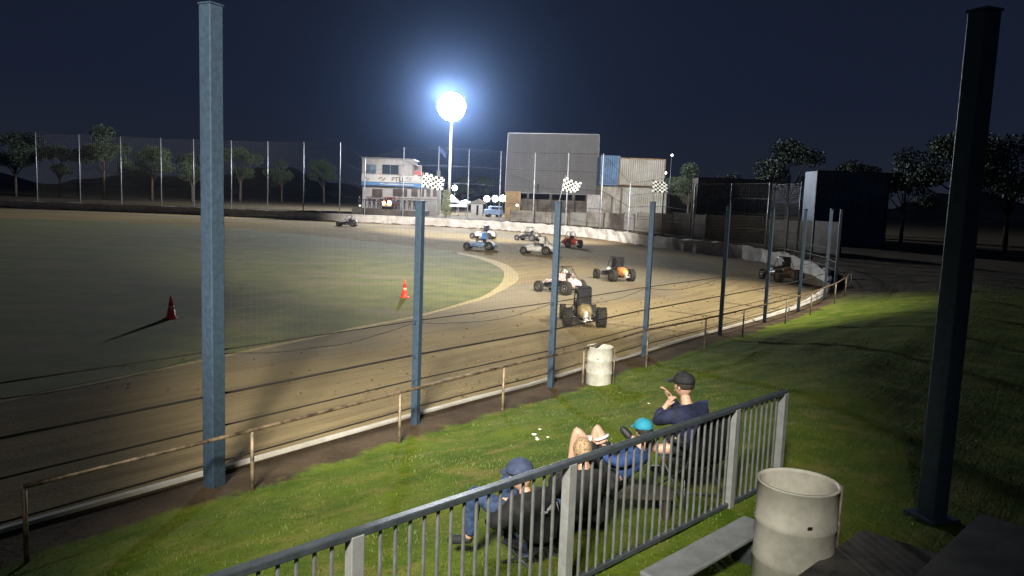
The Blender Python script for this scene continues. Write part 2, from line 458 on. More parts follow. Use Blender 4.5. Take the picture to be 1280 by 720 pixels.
bm2pts = []
for a, b in zip(posts[1:8], posts[2:8]):
    Ld = (b[0] - a[0]); n = int(Ld.length / .1)
    for k in range(n):
        q = a[0].lerp(b[0], k / n) - P1; tube(bm, [q + Vector((-.05, .07, .1)), q + Vector((-.05, .07, 3.9))], .0009, 3, False)
for kz in range(38):
    tube(bm, [p + Vector((0, 0, 0)) for p in smoothpath(.15 + kz * .1, 0, 1)][1:8], .0009, 3, False)
obj('wire_mesh', bm, MT['wire'], fence)

# checkered flags on the three middle posts
def flag(n, base, top, pts, label, cols, rows):
    """pts: the four corners of the cloth, top-left, top-right, bottom-right, bottom-left"""
    f = empty('checkered_flag', base); tag(f, label, 'flag', 'chequered flags on the fence posts')
    bm = B(); tube(bm, [Vector((0, 0, -.05)), top - base], .009, 6); obj('stick', bm, MT['pale_pole'], f)
    bm = B(); grid = []
    su = 3
    for j in range(rows * su + 1):
        row = []
        for i in range(cols * su + 1):
            u, v = i / (cols * su), j / (rows * su)
            p = (pts[0] * (1 - u) + pts[1] * u) * (1 - v) + (pts[3] * (1 - u) + pts[2] * u) * v
            p = p + Vector((0, .035 * math.sin(u * 9 + v * 2 + n) * (.3 + u), .012 * math.sin(u * 7 + n)))
            row.append(bm.verts.new(p - base))
        grid.append(row)
    for j in range(rows * su):
        for i in range(cols * su):
            fc = bm.faces.new([grid[j][i], grid[j][i + 1], grid[j + 1][i + 1], grid[j + 1][i]])
            fc.material_index = ((i // su) + (j // su)) % 2; fc.smooth = True
    c = obj('cloth', bm, [MT['black'], MT['fwhite']], f)
    md = c.modifiers.new('t', 'SOLIDIFY'); md.thickness = .004
for n, (p, px0, tpx, corners, cr_) in enumerate([
        (P1, 524, (529, 215), [(529, 216), (556, 222), (554, 238), (527, 234)], (9, 6)),
        (P2, 702, (707, 219), [(705, 221), (727, 229), (722, 241), (702, 239)], (8, 6)),
        (P3, 815, (818, 222), [(816, 225), (834, 229), (835, 241), (815, 240)], (7, 6))]):
    th = tops[n + 2][1]; base = Vector((p.x, p.y, th + .01)); tp = at(*tpx, p.y)
    flag(n, base, tp, [at(*c, p.y + (.02 if i in (0, 3) else .12)) for i, c in enumerate(corners)],
         ['black and white chequered flag nearest the pale control building, largest of the three',
          'black and white chequered flag in front of the big grey screen',
          'black and white chequered flag in front of the pale stacked container, smallest of the three'][n], *cr_)

# ------------------------------------------------------------------ pipe barrier on the spectator side
bpost = [((499, 557), (503.5, 490.5)), ((628, 515.5), (631, 458)), ((728, 484), (730, 435.5)), ((807.5, 461), (809.5, 412))]
BP = [on(*b[0]) for b in bpost]
BPz = [at(b[1][0], b[1][1], g.y).z for b, g in zip(bpost, BP)]
d01 = BP[0] - BP[1]
BP = [BP[0] + d01 * 2, BP[0] + d01] + BP; BPz = [.88, .88] + BPz
k0 = nearest(BP[-1])
for j in range(1, 8):
    BP.append(offpt(int(k0 + j * 3.4), 1.25)); BPz.append(.9)
bar = empty('pipe_barrier', BP[2]); tag(bar, 'low rusty steel pipe barrier between the grass bank and the cable fence', 'barrier')
zb = [gz(p.x, p.y) for p in BP]
bm = B(); tube(bm, [p + Vector((0, 0, h + (z if j > 5 else 0))) - BP[2] for j, (p, h, z) in enumerate(zip(BP, BPz, zb))], .026, 10); obj('top_pipe', bm, mat('worn_handrail', (.20, .14, .09), .5, .35, .4, 6, .2), bar)
for j, (p, h, z) in enumerate(zip(BP, BPz, zb)):
    bm = B(); tube(bm, [p - BP[2] + Vector((0, 0, z - .2)), p - BP[2] + Vector((0, 0, h - .02 + (z if j > 5 else 0)))], .026, 8); obj('post', bm, MT['pipe'], bar)

# ------------------------------------------------------------------ drums
def drum(loc, label, rz=0, s=1.0):
    d = empty('steel_drum', loc, rz); tag(d, label, 'drum', 'white drums used as rubbish bins')
    h, r = .88 * s, .295 * s
    bm = B()
    prof = [(r * .98, 0), (r, .015), (r, h * .30), (r + .012, h * .325), (r, h * .35), (r, h * .63), (r + .012, h * .655), (r, h * .68), (r, h - .02), (r + .008, h - .012), (r + .008, h), (r - .012, h), (r - .012, h - .03), (r - .016, .06)]
    lathe(bm, prof, 40)
    obj('shell', bm, MT['drum'], d)
    bm = B(); lathe(bm, [(r - .019, .05), (r - .019, .07)], 30); obj('rubbish_inside', bm, MT['dark'], d)
    bm = B(); box(bm, (-.05, -r - .002, h * .72), (.035, .008, .02)); obj('bung_hole', bm, MT['dark'], d)
    bm = B(); tube(bm, [(r + .035, -.05, -.05), (r + .035, -.05, h - .02)], .014, 8); box(bm, (r + .02, -.05, h * .33), (.05, .02, .02)); box(bm, (r + .02, -.05, h * .68), (.05, .02, .02)); obj('stake', bm, MT['pipe'], d)
    return d
q = on(748, 481); drum((q.x, q.y, gz(q.x, q.y) - .01), 'white steel drum bin standing against the low pipe barrier', R(-5), .99)
q = at(990, 700, 5.6); drum((q.x, q.y, gz(q.x, q.y) - .01), 'white steel drum bin standing alone on the dim bank beside the end of the railing', R(8))

# ------------------------------------------------------------------ thin tall blue post on the bank at right
q = at(1168, 610, 7.0)
tp = empty('steel_post', (q.x, q.y, gz(q.x, q.y))); tag(tp, 'tall dark blue steel post standing alone on the bank at the right', 'post')
bm = B(); box(bm, (0, 0, 2.25), (.19, .19, 4.9), R(20), bev=.012); box(bm, (0, 0, 4.71), (.21, .21, .02), R(20)); obj('shaft', bm, MT['post'], tp)
bm = B(); box(bm, (0, 0, .03), (.34, .34, .03), R(20)); obj('base_plate', bm, MT['post'], tp)

# ------------------------------------------------------------------ foreground railing and stand
ra, rb = on(438, 664, 2.23), on(842, 533, 2.23)
rd = (rb - ra); rd.z = 0; rd.normalize(); rn = Vector((rd.y, -rd.x, 0))        # rn: towards the camera side
Rt = lambda t, z=0, s=0: Vector((ra.x, ra.y, 0)) + rd * t + rn * s + Vector((0, 0, z))
Ltot = (rb - ra).length; T0, T1 = -2.2, Ltot + 2.1
FLOOR = 1.16
rail = empty('railing', Rt(0, FLOOR)); tag(rail, 'grey steel balustrade along the front of the stand', 'railing')
org = Rt(0, FLOOR); yaw = math.atan2(rd.y, rd.x)
bm = B(); box(bm, Rt((T0 + T1) / 2, 2.23 - .02) - org, (T1 - T0, .065, .045), yaw, bev=.008); obj('top_rail', bm, MT['rail'], rail)
bm = B(); box(bm, Rt((T0 + T1) / 2, 1.265) - org, (T1 - T0, .045, .04), yaw, bev=.005); obj('bottom_rail', bm, MT['rail'], rail)
# newel seen at x = 712
def trail(px):
    best = min(((abs(((lambda v: (640 + F * v.dot(cr) / v.dot(fwd)))(Rt(t, 2.2) - CAM)) - px), t) for t in np.arange(T0, T1, .01)))
    return best[1]
tn = trail(713)
newels = [tn - 2.35, tn, tn + 2.4, T1 - .04]
nt_ = trail(443); newels[0] = nt_
for t in newels:
    bm = B(); box(bm, Rt(t, 1.69, .0) - org, (.085, .075, 1.03), yaw + R(0), bev=.006); box(bm, Rt(t, FLOOR + .008) - org, (.15, .15, .012), yaw); obj('newel_post', bm, MT['newel'], rail)
t = T0 + .05
while t < T1 - .06:
    if all(abs(t - a) > .075 for a in newels):
        bm = B(); box(bm, Rt(t, 1.735) - org, (.019, .019, .905), yaw + rnd.uniform(-.02, .02), bev=.004); obj('baluster', bm, MT['baluster'], rail)
    t += .107
stand = empty('grandstand', Rt(0, FLOOR)); tag(stand, 'dark stepped concrete stand floor behind the railing', 'grandstand')
bm = B(); box(bm, Rt((T0 + T1) / 2 - 1.5, FLOOR - .25, .62) - org, (T1 - T0 + .4, 1.4, .5), yaw); obj('front_walkway', bm, MT['slab'], stand)
for k in range(3):
    bm = B(); box(bm, Rt((T0 + T1) / 2 - 1.5, FLOOR - .25 + .2 * (k + 1), 1.35 + .4 + .8 * k) - org, (T1 - T0 + .3 - .02 * k, .8, .5 + .4 * (k + 1) - .003 * k), yaw); obj('step', bm, MT['slab'], stand)
# bench
q = at(838, 714, 5.2)
tb = (q - Rt(0)).dot(rd); 
ben = empty('bench', (q.x, q.y, q.z)); tag(ben, 'pale aluminium bench seat on the stand behind the railing', 'bench')
bm = B(); box(bm, rd * .55, (1.5, .26, .04), yaw, bev=.012); obj('seat_plank', bm, MT['bench'], ben)
hb = q.z - .02 - FLOOR
for s_ in (0.02, 1.1):
    bm = B(); box(bm, rd * s_ + Vector((0, 0, -.02 - hb / 2)), (.05, .2, hb), yaw); obj('leg', bm, MT['rail'], ben)

# ------------------------------------------------------------------ grass blades on the near bank
def blades():
    n = 70000; rs = np.random.RandomState(3)
    x = rs.uniform(-7, 9, n); y = 5.0 + 14 * rs.rand(n) ** 1.5
    z, s, t = ground_z(x, y); keep = (s > 1.15) & (s < 9.5); dens = .5 + .5 * np.sin(x * 2.1 + 1.3 * np.sin(y * 1.7)) * np.sin(y * 1.9 + x)
    keep &= rs.rand(n) < .35 + .65 * dens
    x, y, z = x[keep], y[keep], z[keep]; n = len(x)
    a = rs.uniform(0, 2 * np.pi, n); h = rs.uniform(.015, .045, n); w = rs.uniform(.003, .006, n); lean = rs.uniform(-.02, .02, (n, 2))
    v = np.zeros((n, 3, 3)); v[:, 0] = np.stack([x - np.cos(a) * w, y - np.sin(a) * w, z - .004], 1); v[:, 1] = np.stack([x + np.cos(a) * w, y + np.sin(a) * w, z - .004], 1)
    v[:, 2] = np.stack([x + lean[:, 0], y + lean[:, 1], z + h], 1)
    me = bpy.data.meshes.new('grass'); me.vertices.add(n * 3); me.vertices.foreach_set('co', v.ravel())
    me.loops.add(n * 3); me.loops.foreach_set('vertex_index', np.arange(n * 3)); me.polygons.add(n); me.polygons.foreach_set('loop_start', np.arange(0, n * 3, 3)); me.update(calc_edges=True)
    me.materials.append(MT['grassblade']); o = link(bpy.data.objects.new('grass', me)); tag(o, 'short green grass on the spectator bank', 'grass', kind='stuff')
blades()
# clover-like pale flowers / litter on the bank
for px, py, sz in ((668, 537, .035), (672, 544, .028), (675, 531, .022), (671, 541, .02), (685, 543, .02), (811, 503, .02)):
    q = on(px, py, .75); q = Vector((q.x, q.y, gz(q.x, q.y)))
    q = on(px, py, q.z)
    bm = B(); ellipsoid(bm, (0, 0, .0), (sz * 1.2, sz, sz * .5), 2, fn=lambda p: p * (1 + .3 * math.sin(p.x * 7 + p.y * 5)))
    o = obj('litter', bm, MT['litter'], None, True); o.location = (q.x, q.y, gz(q.x, q.y) + sz * .35)
    tag(o, 'scrap of pale litter lying on the grass bank', 'litter', 'scraps of pale litter on the grass')

# clods of clay thrown off the track
rs = np.random.RandomState(5); bm = B()
cx_ = rs.uniform(-9, 15, 4200); cy_ = 15 + 30 * rs.rand(4200) ** 1.4; cs_ = sdist(cx_, cy_)[0]
for x, y, s_ in zip(cx_, cy_, cs_):
    if not (-8 < s_ < -.1) or rs.rand() > .2 + .8 * math.exp(s_ * .6): continue
    z_ = rs.uniform(.012, .04); box(bm, (x, y, z_ * .4), (z_ * rs.uniform(1, 2), z_ * rs.uniform(1, 1.6), z_), rs.uniform(0, 3))
tag(obj('clay_clods', bm, mat('clay_clod', (.22, .15, .07), .95, 0, .3, 3)), 'small clods of clay strewn along the outer edge of the track', 'clods', kind='stuff')
# ------------------------------------------------------------------ cones
def cone(loc, label):
    c = empty('traffic_cone', loc); tag(c, label, 'cone', 'red marker cones on the infield')
    bm = B(); lathe(bm, [(.15, .03), (.135, .05), (.098, .28)], 20); lathe(bm, [(.078, .40), (.03, .70), (.02, .705)], 20); obj('cone_body', bm, MT['cone'], c)
    bm = B(); lathe(bm, [(.099, .281), (.079, .399)], 20); obj('band', bm, MT['conewhite'], c)
    bm = B(); box(bm, (0, 0, .016), (.36, .36, .03), .3, bev=.008); obj('base', bm, MT['cone'], c)
q = on(505.5, 372); cone((q.x, q.y, .013), 'red cone on the lit infield grass beside the chequered flag post')
q = on(214, 398); cone((q.x, q.y, .013), 'red cone on the dim infield grass at the left')

# ------------------------------------------------------------------ people
def hand(V, E, Rr, w, pdir, side, root, s=1.0, curl=.5):
    """palm and five fingers from wrist vertex index root at position w along pdir"""
    pdir = pdir.normalized(); up = Vector((0, 0, 1)) if abs(pdir.z) < .8 else Vector((0, 1, 0))
    lat = pdir.cross(up).normalized() * side; dn = lat.cross(pdir) * side
    if dn.z > 0: dn = -dn
    palm = w + pdir * .05 * s; V.append(palm); Rr.append((.032 * s, .018 * s)); pi = len(V) - 1; E.append((root, pi))
    for k, (ln, sp) in enumerate(((.072, .75), (.08, .25), (.074, -.25), (.058, -.75))):
        b = palm + lat * sp * .034 * s + pdir * .035 * s
        m_ = b + (pdir * (1 - curl * .4) + dn * curl * .5) * ln * .5 * s; e = m_ + (pdir * (1 - curl) + dn * curl) * ln * .5 * s
        V += [b, m_, e]; Rr += [.0095 * s, .0088 * s, .0075 * s]; n = len(V); E += [(pi, n - 3), (n - 3, n - 2), (n - 2, n - 1)]
    b = w + lat * .035 * s + pdir * .025 * s; e = b + (lat * .5 + pdir) * .035 * s; e2 = e + (pdir + dn * .5) * .022 * s
    V += [b, e, e2]; Rr += [.0115 * s, .0105 * s, .009 * s]; n = len(V); E += [(pi, n - 3), (n - 3, n - 2), (n - 2, n - 1)]
def head_mesh(bm, c, s, face, sub=3, tilt=0):
    """head centred at c, facing direction face"""
    fy = face.normalized(); rx = fy.cross(Vector((0, 0, 1))).normalized(); uz = rx.cross(fy)
    rot = Matrix((rx, fy, uz)).transposed()
    def fn(p):
        q = p.copy()
        if p.z < 0: q.x *= 1 - .28 * (-p.z) ** 1.5; q.y *= 1 - .08 * (-p.z)
        if p.y > .6: q.y = .6 + (p.y - .6) * .75
        if p.y > .5 and abs(p.x) < .16 and -.35 < p.z < .1: q.y += .17 * (1 - abs(p.x) / .16) * (.5 + (.1 - p.z))
        if p.y > .5 and .12 < abs(p.x) < .5 and .0 < p.z < .22: q.y -= .06
        if p.y < 0 and p.z > -.3: q.y *= 1.06
        return q
    ellipsoid(bm, c, (.074 * s, .094 * s, .115 * s), sub, rot, fn)
    for sx in (-1, 1):
        ellipsoid(bm, Vector(c) + rot @ Vector((sx * .075 * s, -.005 * s, -.005 * s)), (.012 * s, .02 * s, .032 * s), 2, rot)
    # lips and brow ridge
    ellipsoid(bm, Vector(c) + rot @ Vector((0, .084 * s, -.056 * s)), (.024 * s, .007 * s, .008 * s), 1, rot)
    return rot
def person(label, J, s=1.0, top=None, legs=None, headgear='none', gear_mat=None, hair=None, shorts=False, group=None, hands=True, face=None, bulk=1.0, shoe=None, parentless=True, fine=True, capdir=None, cat='person'):
    """J: dict of world joints: head(center) neck chest belly hip lsh rsh lel rel lwr rwr lhp rhp lkn rkn lan ran lto rto"""
    O = Vector(J['hip']); O.z = min(J[k].z for k in ('lan', 'ran', 'hip'))
    root = empty('person', O); tag(root, label, cat, group)
    j = {k: Vector(v) - O for k, v in J.items()}
    V = []; E = []; Rr = []; idx = {}
    def add(k, r, par=None):
        V.append(j[k]); Rr.append(r); idx[k] = len(V) - 1
        if par: E.append((idx[par], idx[k]))
    b = bulk
    add('hip', .115 * s * b); add('belly', .11 * s * b, 'hip'); add('chest', .105 * s * b, 'belly'); add('neck', .052 * s, 'chest')
    j['skull'] = j['neck'].lerp(j['head'], .6); add('skull', .055 * s, 'neck')
    for sd in 'lr':
        add(sd + 'sh', .05 * s, 'chest'); add(sd + 'el', .042 * s, sd + 'sh'); add(sd + 'wr', .027 * s, sd + 'el')
        add(sd + 'hp', .085 * s, 'hip'); add(sd + 'kn', .055 * s, sd + 'hp'); j[sd + 'cf'] = j[sd + 'kn'].lerp(j[sd + 'an'], .35); add(sd + 'cf', .052 * s, sd + 'kn'); add(sd + 'an', .033 * s, sd + 'cf'); add(sd + 'to', .032 * s, sd + 'an')
        if hands: hand(V, E, Rr, j[sd + 'wr'], j[sd + 'wr'] - j[sd + 'el'], 1 if sd == 'l' else -1, idx[sd + 'wr'], s)
    bm = B(); skin_into(bm, V, E, Rr, 1)
    fc = (Vector(face) if face else Vector((0, 1, 0)))
    rot = head_mesh(bm, j['head'], s, fc, 3 if fine else 2)
    obj('body', bm, MT['skin'], root, True)
    def garment(name, keys, m, rad):
        V2 = []; R2 = []; E2 = []; id2 = {}
        for k, par, r in keys:
            V2.append(j[k]); R2.append(r * s); id2[k] = len(V2) - 1
            if par: E2.append((id2[par], id2[k]))
        bm = B(); skin_into(bm, V2, E2, R2, 2 if fine else 1)
        if fine:
            bm.normal_update()
            for v in bm.verts: v.co += v.normal * (.012 * noise.noise(v.co * 11) + .007 * noise.noise(v.co * 27 + Vector((5, 0, 0))))
        return obj(name, bm, m, root, True)
    if top:
        j['lws'] = j['lel'].lerp(j['lwr'], .94); j['rws'] = j['rel'].lerp(j['rwr'], .94)
        j['col'] = j['chest'].lerp(j['neck'], .75)
        keys = [('hip', None, .14 * b), ('belly', 'hip', .145 * b), ('chest', 'belly', .16 * b), ('col', 'chest', .10)]
        for sd in 'lr': keys += [(sd + 'sh', 'chest', .085 * b), (sd + 'el', sd + 'sh', .062), (sd + 'ws', sd + 'el', .042)]
        garment('jacket', keys, top, 0)
    if legs:
        keys = [('hip', None, .135 * b)]
        for sd in 'lr':
            if shorts:
                j[sd + 'sk'] = j[sd + 'hp'].lerp(j[sd + 'kn'], .72); keys += [(sd + 'hp', 'hip', .10), (sd + 'sk', sd + 'hp', .085)]
            else:
                j[sd + 'as'] = j[sd + 'kn'].lerp(j[sd + 'an'], .93); keys += [(sd + 'hp', 'hip', .10), (sd + 'kn', sd + 'hp', .075), (sd + 'cf', sd + 'kn', .066), (sd + 'as', sd + 'cf', .052)]
        garment('trousers' if not shorts else 'shorts', keys, legs, 0)
    for sd in 'lr':
        bm = B(); an, to = j[sd + 'an'], j[sd + 'to']; dr = (to - an).normalized()
        skin_into(bm, [an - dr * .03 * s, an.lerp(to, .4), to, to + dr * .05 * s], [(0, 1), (1, 2), (2, 3)], [.043 * s, .044 * s, .043 * s, .032 * s], 1)
        obj('shoe', bm, shoe or MT['shoe'], root, True)
    c = j['head']
    if headgear in ('none', 'cap') or hair:
        bm = B()
        def hf(p):
            q = p * (1 + .03 * math.sin(p.x * 23 + p.z * 17) * math.sin(p.y * 19))
            if p.y > .35 and p.z < .35: q = Vector((p.x * .8, min(q.y, .2), q.z))
            if p.z < -.35: q.z = -.35 + (p.z + .35) * .3
            return q
        ellipsoid(bm, c + rot @ Vector((0, -.008 * s, .022 * s)), (.087 * s, .105 * s, .112 * s), 4 if fine else 2, rot, hf)
        obj('hair', bm, hair or MT['darkhair'], root, True)
    if headgear == 'cap':
        cf = (rot if capdir is None else capdir)
        bm = B()
        def cfn(p): return Vector((p.x, p.y, max(p.z, -.12)))
        ellipsoid(bm, c + rot @ Vector((0, -.004 * s, .045 * s)), (.096 * s, .114 * s, .096 * s), 4 if fine else 2, rot, cfn)
        ellipsoid(bm, c + rot @ Vector((0, 0, .143 * s)), (.01 * s, .01 * s, .006 * s), 1, rot)
        cp = obj('cap', bm, gear_mat, root, True)
        bm = B(); n = 12
        v0 = []; v1 = []
        for k in range(n + 1):
            a = math.pi * (k / n); x = math.cos(a); y = math.sin(a)
            v0.append(c + cf @ Vector((x * .088 * s, .07 * s + y * .02 * s, .045 * s)))
            v1.append(c + cf @ Vector((x * .08 * s, .085 * s + y * .085 * s, .037 * s - .012 * s * x * x)))
        vv0 = [bm.verts.new(p) for p in v0]; vv1 = [bm.verts.new(p) for p in v1]
        for k in range(n): bm.faces.new([vv0[k], vv0[k + 1], vv1[k + 1], vv1[k]])
        pk = obj('peak', bm, gear_mat, cp, True); md = pk.modifiers.new('t', 'SOLIDIFY'); md.thickness = .006
    if headgear == 'helmet':
        bm = B(); ellipsoid(bm, c + rot @ Vector((0, 0, .015 * s)), (.125 * s, .15 * s, .145 * s), 3, rot, lambda p: Vector((p.x, p.y, max(p.z, -.75))))
        h = obj('helmet', bm, gear_mat or MT['hat'], root, True)
        bm = B(); ellipsoid(bm, c + rot @ Vector((0, .035 * s, .02 * s)), (.112 * s, .122 * s, .05 * s), 2, rot); obj('visor', bm, MT['glass'], h, True)
    return root, rot, O, j
def seated(O, yaw, s=1.0, seat=.42, lean=.1, knee_up=0.0, spread=.1, arm='lap', headturn=0, reach=0):
    """joint dict of somebody sitting at O (ground point under the seat), facing yaw (clockwise from +Y)"""
    Rz = Matrix.Rotation(-yaw, 3, 'Z'); P = lambda x, y, z: Vector(O) + Rz @ Vector((x * s, y * s, z * s))
    hz = seat / s + .1; J = {}
    J['hip'] = P(0, 0, hz); J['belly'] = P(0, lean * .3, hz + .2); J['chest'] = P(0, lean * .8, hz + .4); J['neck'] = P(0, lean * 1.25, hz + .57); J['head'] = P(0, lean * 1.5 + .02, hz + .72)
    for sd, sx in (('l', -1), ('r', 1)):
        J[sd + 'sh'] = P(sx * .175, lean * 1.0, hz + .49); J[sd + 'hp'] = P(sx * .09, .03, hz - .01)
        kz = max(hz + knee_up, .5); J[sd + 'kn'] = P(sx * (.1 + spread), .42, kz); J[sd + 'an'] = P(sx * (.1 + spread * .8), .42 + reach + .06, .08); J[sd + 'to'] = P(sx * (.11 + spread), .42 + reach + .2, .04)
        if arm == 'lap': J[sd + 'el'] = P(sx * .27, .1 + lean, hz + .22); J[sd + 'wr'] = P(sx * .14, .32 + lean * .5, max(hz + .1, kz + .09))
        else: J[sd + 'el'] = P(sx * .25, .22 + lean, hz + .25); J[sd + 'wr'] = P(sx * .08, .3 + lean, hz + .5)
    return J, Rz
def camp_chair(loc, yaw, label, seat=.4, m=None):
    c = empty('camp_chair', loc, -yaw); tag(c, label, 'chair', 'folding camp chairs on the bank')
    bm = B(); n = 6; prev = None
    for i in range(n + 1):
        x = -.27 + .54 * i / n; row = [bm.verts.new((x, y, seat - .05 * math.cos(math.pi * (x / .54)) + .02 * (y > 0))) for y in (-.22, 0, .24)]
        if prev: [bm.faces.new([prev[k], row[k], row[k + 1], prev[k + 1]]) for k in range(2)]
        prev = row
    o = obj('seat', bm, m or MT['chair'], c, True); o.modifiers.new('t', 'SOLIDIFY').thickness = .008
    bm = B(); prev = None
    for i in range(n + 1):
        x = -.27 + .54 * i / n; row = [bm.verts.new((x, -.25 - .1 * k / 3 - .04 * math.cos(math.pi * x / .54), seat + .02 + .16 * k)) for k in range(4)]
        if prev: [bm.faces.new([prev[k], row[k], row[k + 1], prev[k + 1]]) for k in range(3)]
        prev = row
    o = obj('backrest', bm, m or MT['chair'], c, True); o.modifiers.new('t', 'SOLIDIFY').thickness = .008
    for sx in (-1, 1):
        bm = B(); tube(bm, [(sx * .28, .26, 0), (sx * .28, -.24, seat), (sx * .27, -.36, seat + .52)], .011, 8); obj('leg', bm, MT['rail'], c)
        bm = B(); tube(bm, [(sx * .28, -.28, 0), (sx * .28, .26, seat + .2)], .011, 8); obj('leg', bm, MT['rail'], c)
        bm = B(); box(bm, (sx * .3, 0, seat + .22), (.05, .46, .015), 0, bev=.005); obj('armrest', bm, m or MT['chair'], c)
    bm = B(); tube(bm, [(-.28, .26, .02), (.28, -.24, .03)], .009, 6); tube(bm, [(.28, .26, .02), (-.28, -.24, .03)], .009, 6); obj('cross_brace', bm, MT['rail'], c)
    return c

# 1 man in blue cap, black jacket, jeans
h1 = at(650, 595, 5.85); yaw1 = R(-52)
bx_, by_ = h1.x + .12, h1.y + .02; g1 = gz(bx_, by_)
seat1 = .20
J, Rz = seated((bx_, by_, g1), yaw1, 1.04, seat1, .24, .05, .12)
# bring head to the seen place
dv = h1 - J['head']
for k in J:
    if k in ('head', 'neck'): J[k] = J[k] + dv
    elif k in ('lsh', 'rsh', 'chest'): J[k] = J[k] + dv * .85
    elif k in ('belly', 'lel', 'rel'): J[k] = J[k] + dv * .5
for sd, sx in (('l', -1), ('r', 1)):
    J[sd + 'sh'] += Rz @ Vector((sx * .045, 0, -.02)); J[sd + 'wr'] = J['hip'] + Rz @ Vector((sx * .09, .36, .06)); J[sd + 'el'] = J[sd + 'sh'].lerp(J[sd + 'wr'], .5) + Rz @ Vector((sx * .13, -.04, -.07))
r, rot, O, jj_ = person('man in faded blue cap and black jacket sitting just behind the railing', J, 1.05, MT['jacket'], MT['jeans'], 'cap', MT['capblue'], face=Rz @ Vector((-.05, 1, -.18)), bulk=1.25, shoe=MT['shoe'])
# white print on the back of the jacket
ch = jj_['chest']; bk = (Rz @ Vector((0, -1, .0))); sd_ = (Rz @ Vector((1, 0, 0)))
for (u, v, w, h, a) in ((-.02, .12, .10, .03, .35), (.10, .08, .045, .10, .5), (-.09, .09, .05, .02, 0)):
    bm = B()
    for kx in range(7):
        for ky in range(3):
            pass
    g = [[None] * 8 for _ in range(4)]
    for iy in range(4):
        for ix in range(8):
            lx = (ix / 7 - .5) * w; ly = (iy / 3 - .5) * h * (1 - .5 * abs(ix / 7 - .5) * 2)
            X_ = u + lx * math.cos(a) - ly * math.sin(a); Y_ = v + lx * math.sin(a) + ly * math.cos(a)
            dd = math.sqrt(max(.002, .186 ** 2 - X_ * X_ - (Y_ * .75) ** 2)) + .012
            g[iy][ix] = bm.verts.new(ch + sd_ * X_ + Vector((0, 0, Y_)) + bk * dd)
    for iy in range(3):
        for ix in range(7): bm.faces.new([g[iy][ix], g[iy][ix + 1], g[iy + 1][ix + 1], g[iy + 1][ix]])
    o = obj('jacket_print', bm, MT['print'], r, True); o.modifiers.new('t', 'SOLIDIFY').thickness = .003
st_ = empty('folding_stool', (bx_, by_, g1 - .01), -yaw1); tag(st_, 'low dark folding stool under the man in the faded blue cap', 'stool')
bm = B(); box(bm, (0, 0, .17), (.40, .34, .03), bev=.012); obj('seat', bm, MT['chair'], st_)
for sx in (-1, 1): bm = B(); tube(bm, [(sx * .17, -.16, 0), (sx * .17, .15, .165)], .011, 7); tube(bm, [(sx * .19, .16, 0), (sx * .19, -.15, .165)], .011, 7); obj('leg', bm, MT['rail'], st_)

# 2 sandy-haired child seen from behind
hd = at(728, 564, 6.25); yaw2 = R(-15); b2 = Vector((hd.x + .03, hd.y + .03, gz(hd.x, hd.y)))
J, Rz = seated(b2, yaw2, .88, .2, .1, .05, .05)
dv = hd - J['head']
for k in J:
    if k in ('head', 'neck', 'lsh', 'rsh', 'chest'): J[k] = J[k] + dv
    elif k in ('belly', 'lel', 'rel', 'lwr', 'rwr'): J[k] = J[k] + dv * .6
person('sandy haired child in dark clothes seen from behind next to the railing post', J, .92, MT['jacket'], MT['shorts'], 'none', None, MT['hair'], face=Rz @ Vector((.05, 1, -.15)))
# 3 child in cyan cap lounging side-on with bare knees drawn up
hd = at(804, 539, 6.9); hip = at(768, 597, 6.85); lk = at(721, 535, 6.75); rk = at(746, 531, 7.0); yaw3 = R(-60)
Rz = Matrix.Rotation(-yaw3, 3, 'Z'); J = {'head': hd, 'hip': hip, 'neck': hd + Vector((-.01, 0, -.13))}
J['chest'] = hip.lerp(J['neck'], .66); J['belly'] = hip.lerp(J['neck'], .33)
for sd, sx, kn, axy in (('l', -1, lk, (711, 592, 6.75)), ('r', 1, rk, (735, 594, 7.0))):
    J[sd + 'hp'] = hip + Rz @ Vector((sx * .075, .02, 0)); J[sd + 'kn'] = kn; J[sd + 'an'] = at(*axy); J[sd + 'to'] = J[sd + 'an'] + Rz @ Vector((0, .13, -.03))
    J[sd + 'sh'] = J['neck'] + Rz @ Vector((sx * .14, 0, -.08)); J[sd + 'wr'] = J[sd + 'hp'].lerp(kn, .45) + Vector((0, 0, .07)); J[sd + 'el'] = J[sd + 'sh'].lerp(J[sd + 'wr'], .5) + Rz @ Vector((sx * .05, -.05, -.07))
r2, rot2, O2, j2 = person('child in bright cyan cap, blue top and black shorts with bare knees drawn up', J, .88, MT['shirt'], MT['shorts'], 'cap', MT['cyan'], face=Vector((-.45, 1, -.1)), shorts=True)
for sd in 'lr':
    a, b_ = j2[sd + 'hp'], j2[sd + 'kn']; c1 = a.lerp(b_, .73); c2 = a.lerp(b_, .765)
    bm = B(); tube(bm, [c1, c2], .0765, 16); obj('hem_stripe', bm, MT['print'], r2, True)
st_ = empty('bench', (hip.x, hip.y, gz(hip.x, hip.y))); tag(st_, 'plain dark timber bench under the child in the cyan cap', 'bench'); hb = hip.z - .11 - st_.location.z
bm = B(); box(bm, (.1, 0, hb - .02), (.9, .3, .04), 0, bev=.01); obj('seat', bm, MT['darkwood'], st_)
for sx in (-.28, .48): bm = B(); box(bm, (sx, 0, (hb - .04) / 2), (.06, .26, hb - .04)); obj('leg', bm, MT['darkwood'], st_)
fa = (J['lan'] + J['ran']) / 2; g_ = gz(fa.x, fa.y); hb = fa.z - .055 - g_
st_ = empty('cool_box', (fa.x - .03, fa.y, g_)); tag(st_, 'dark cool box under the feet of the child in the cyan cap', 'cool box')
bm = B(); box(bm, (0, 0, hb / 2 - .02), (.42, .5, hb - .05), 0, bev=.02); obj('box_body', bm, MT['navy'], st_)
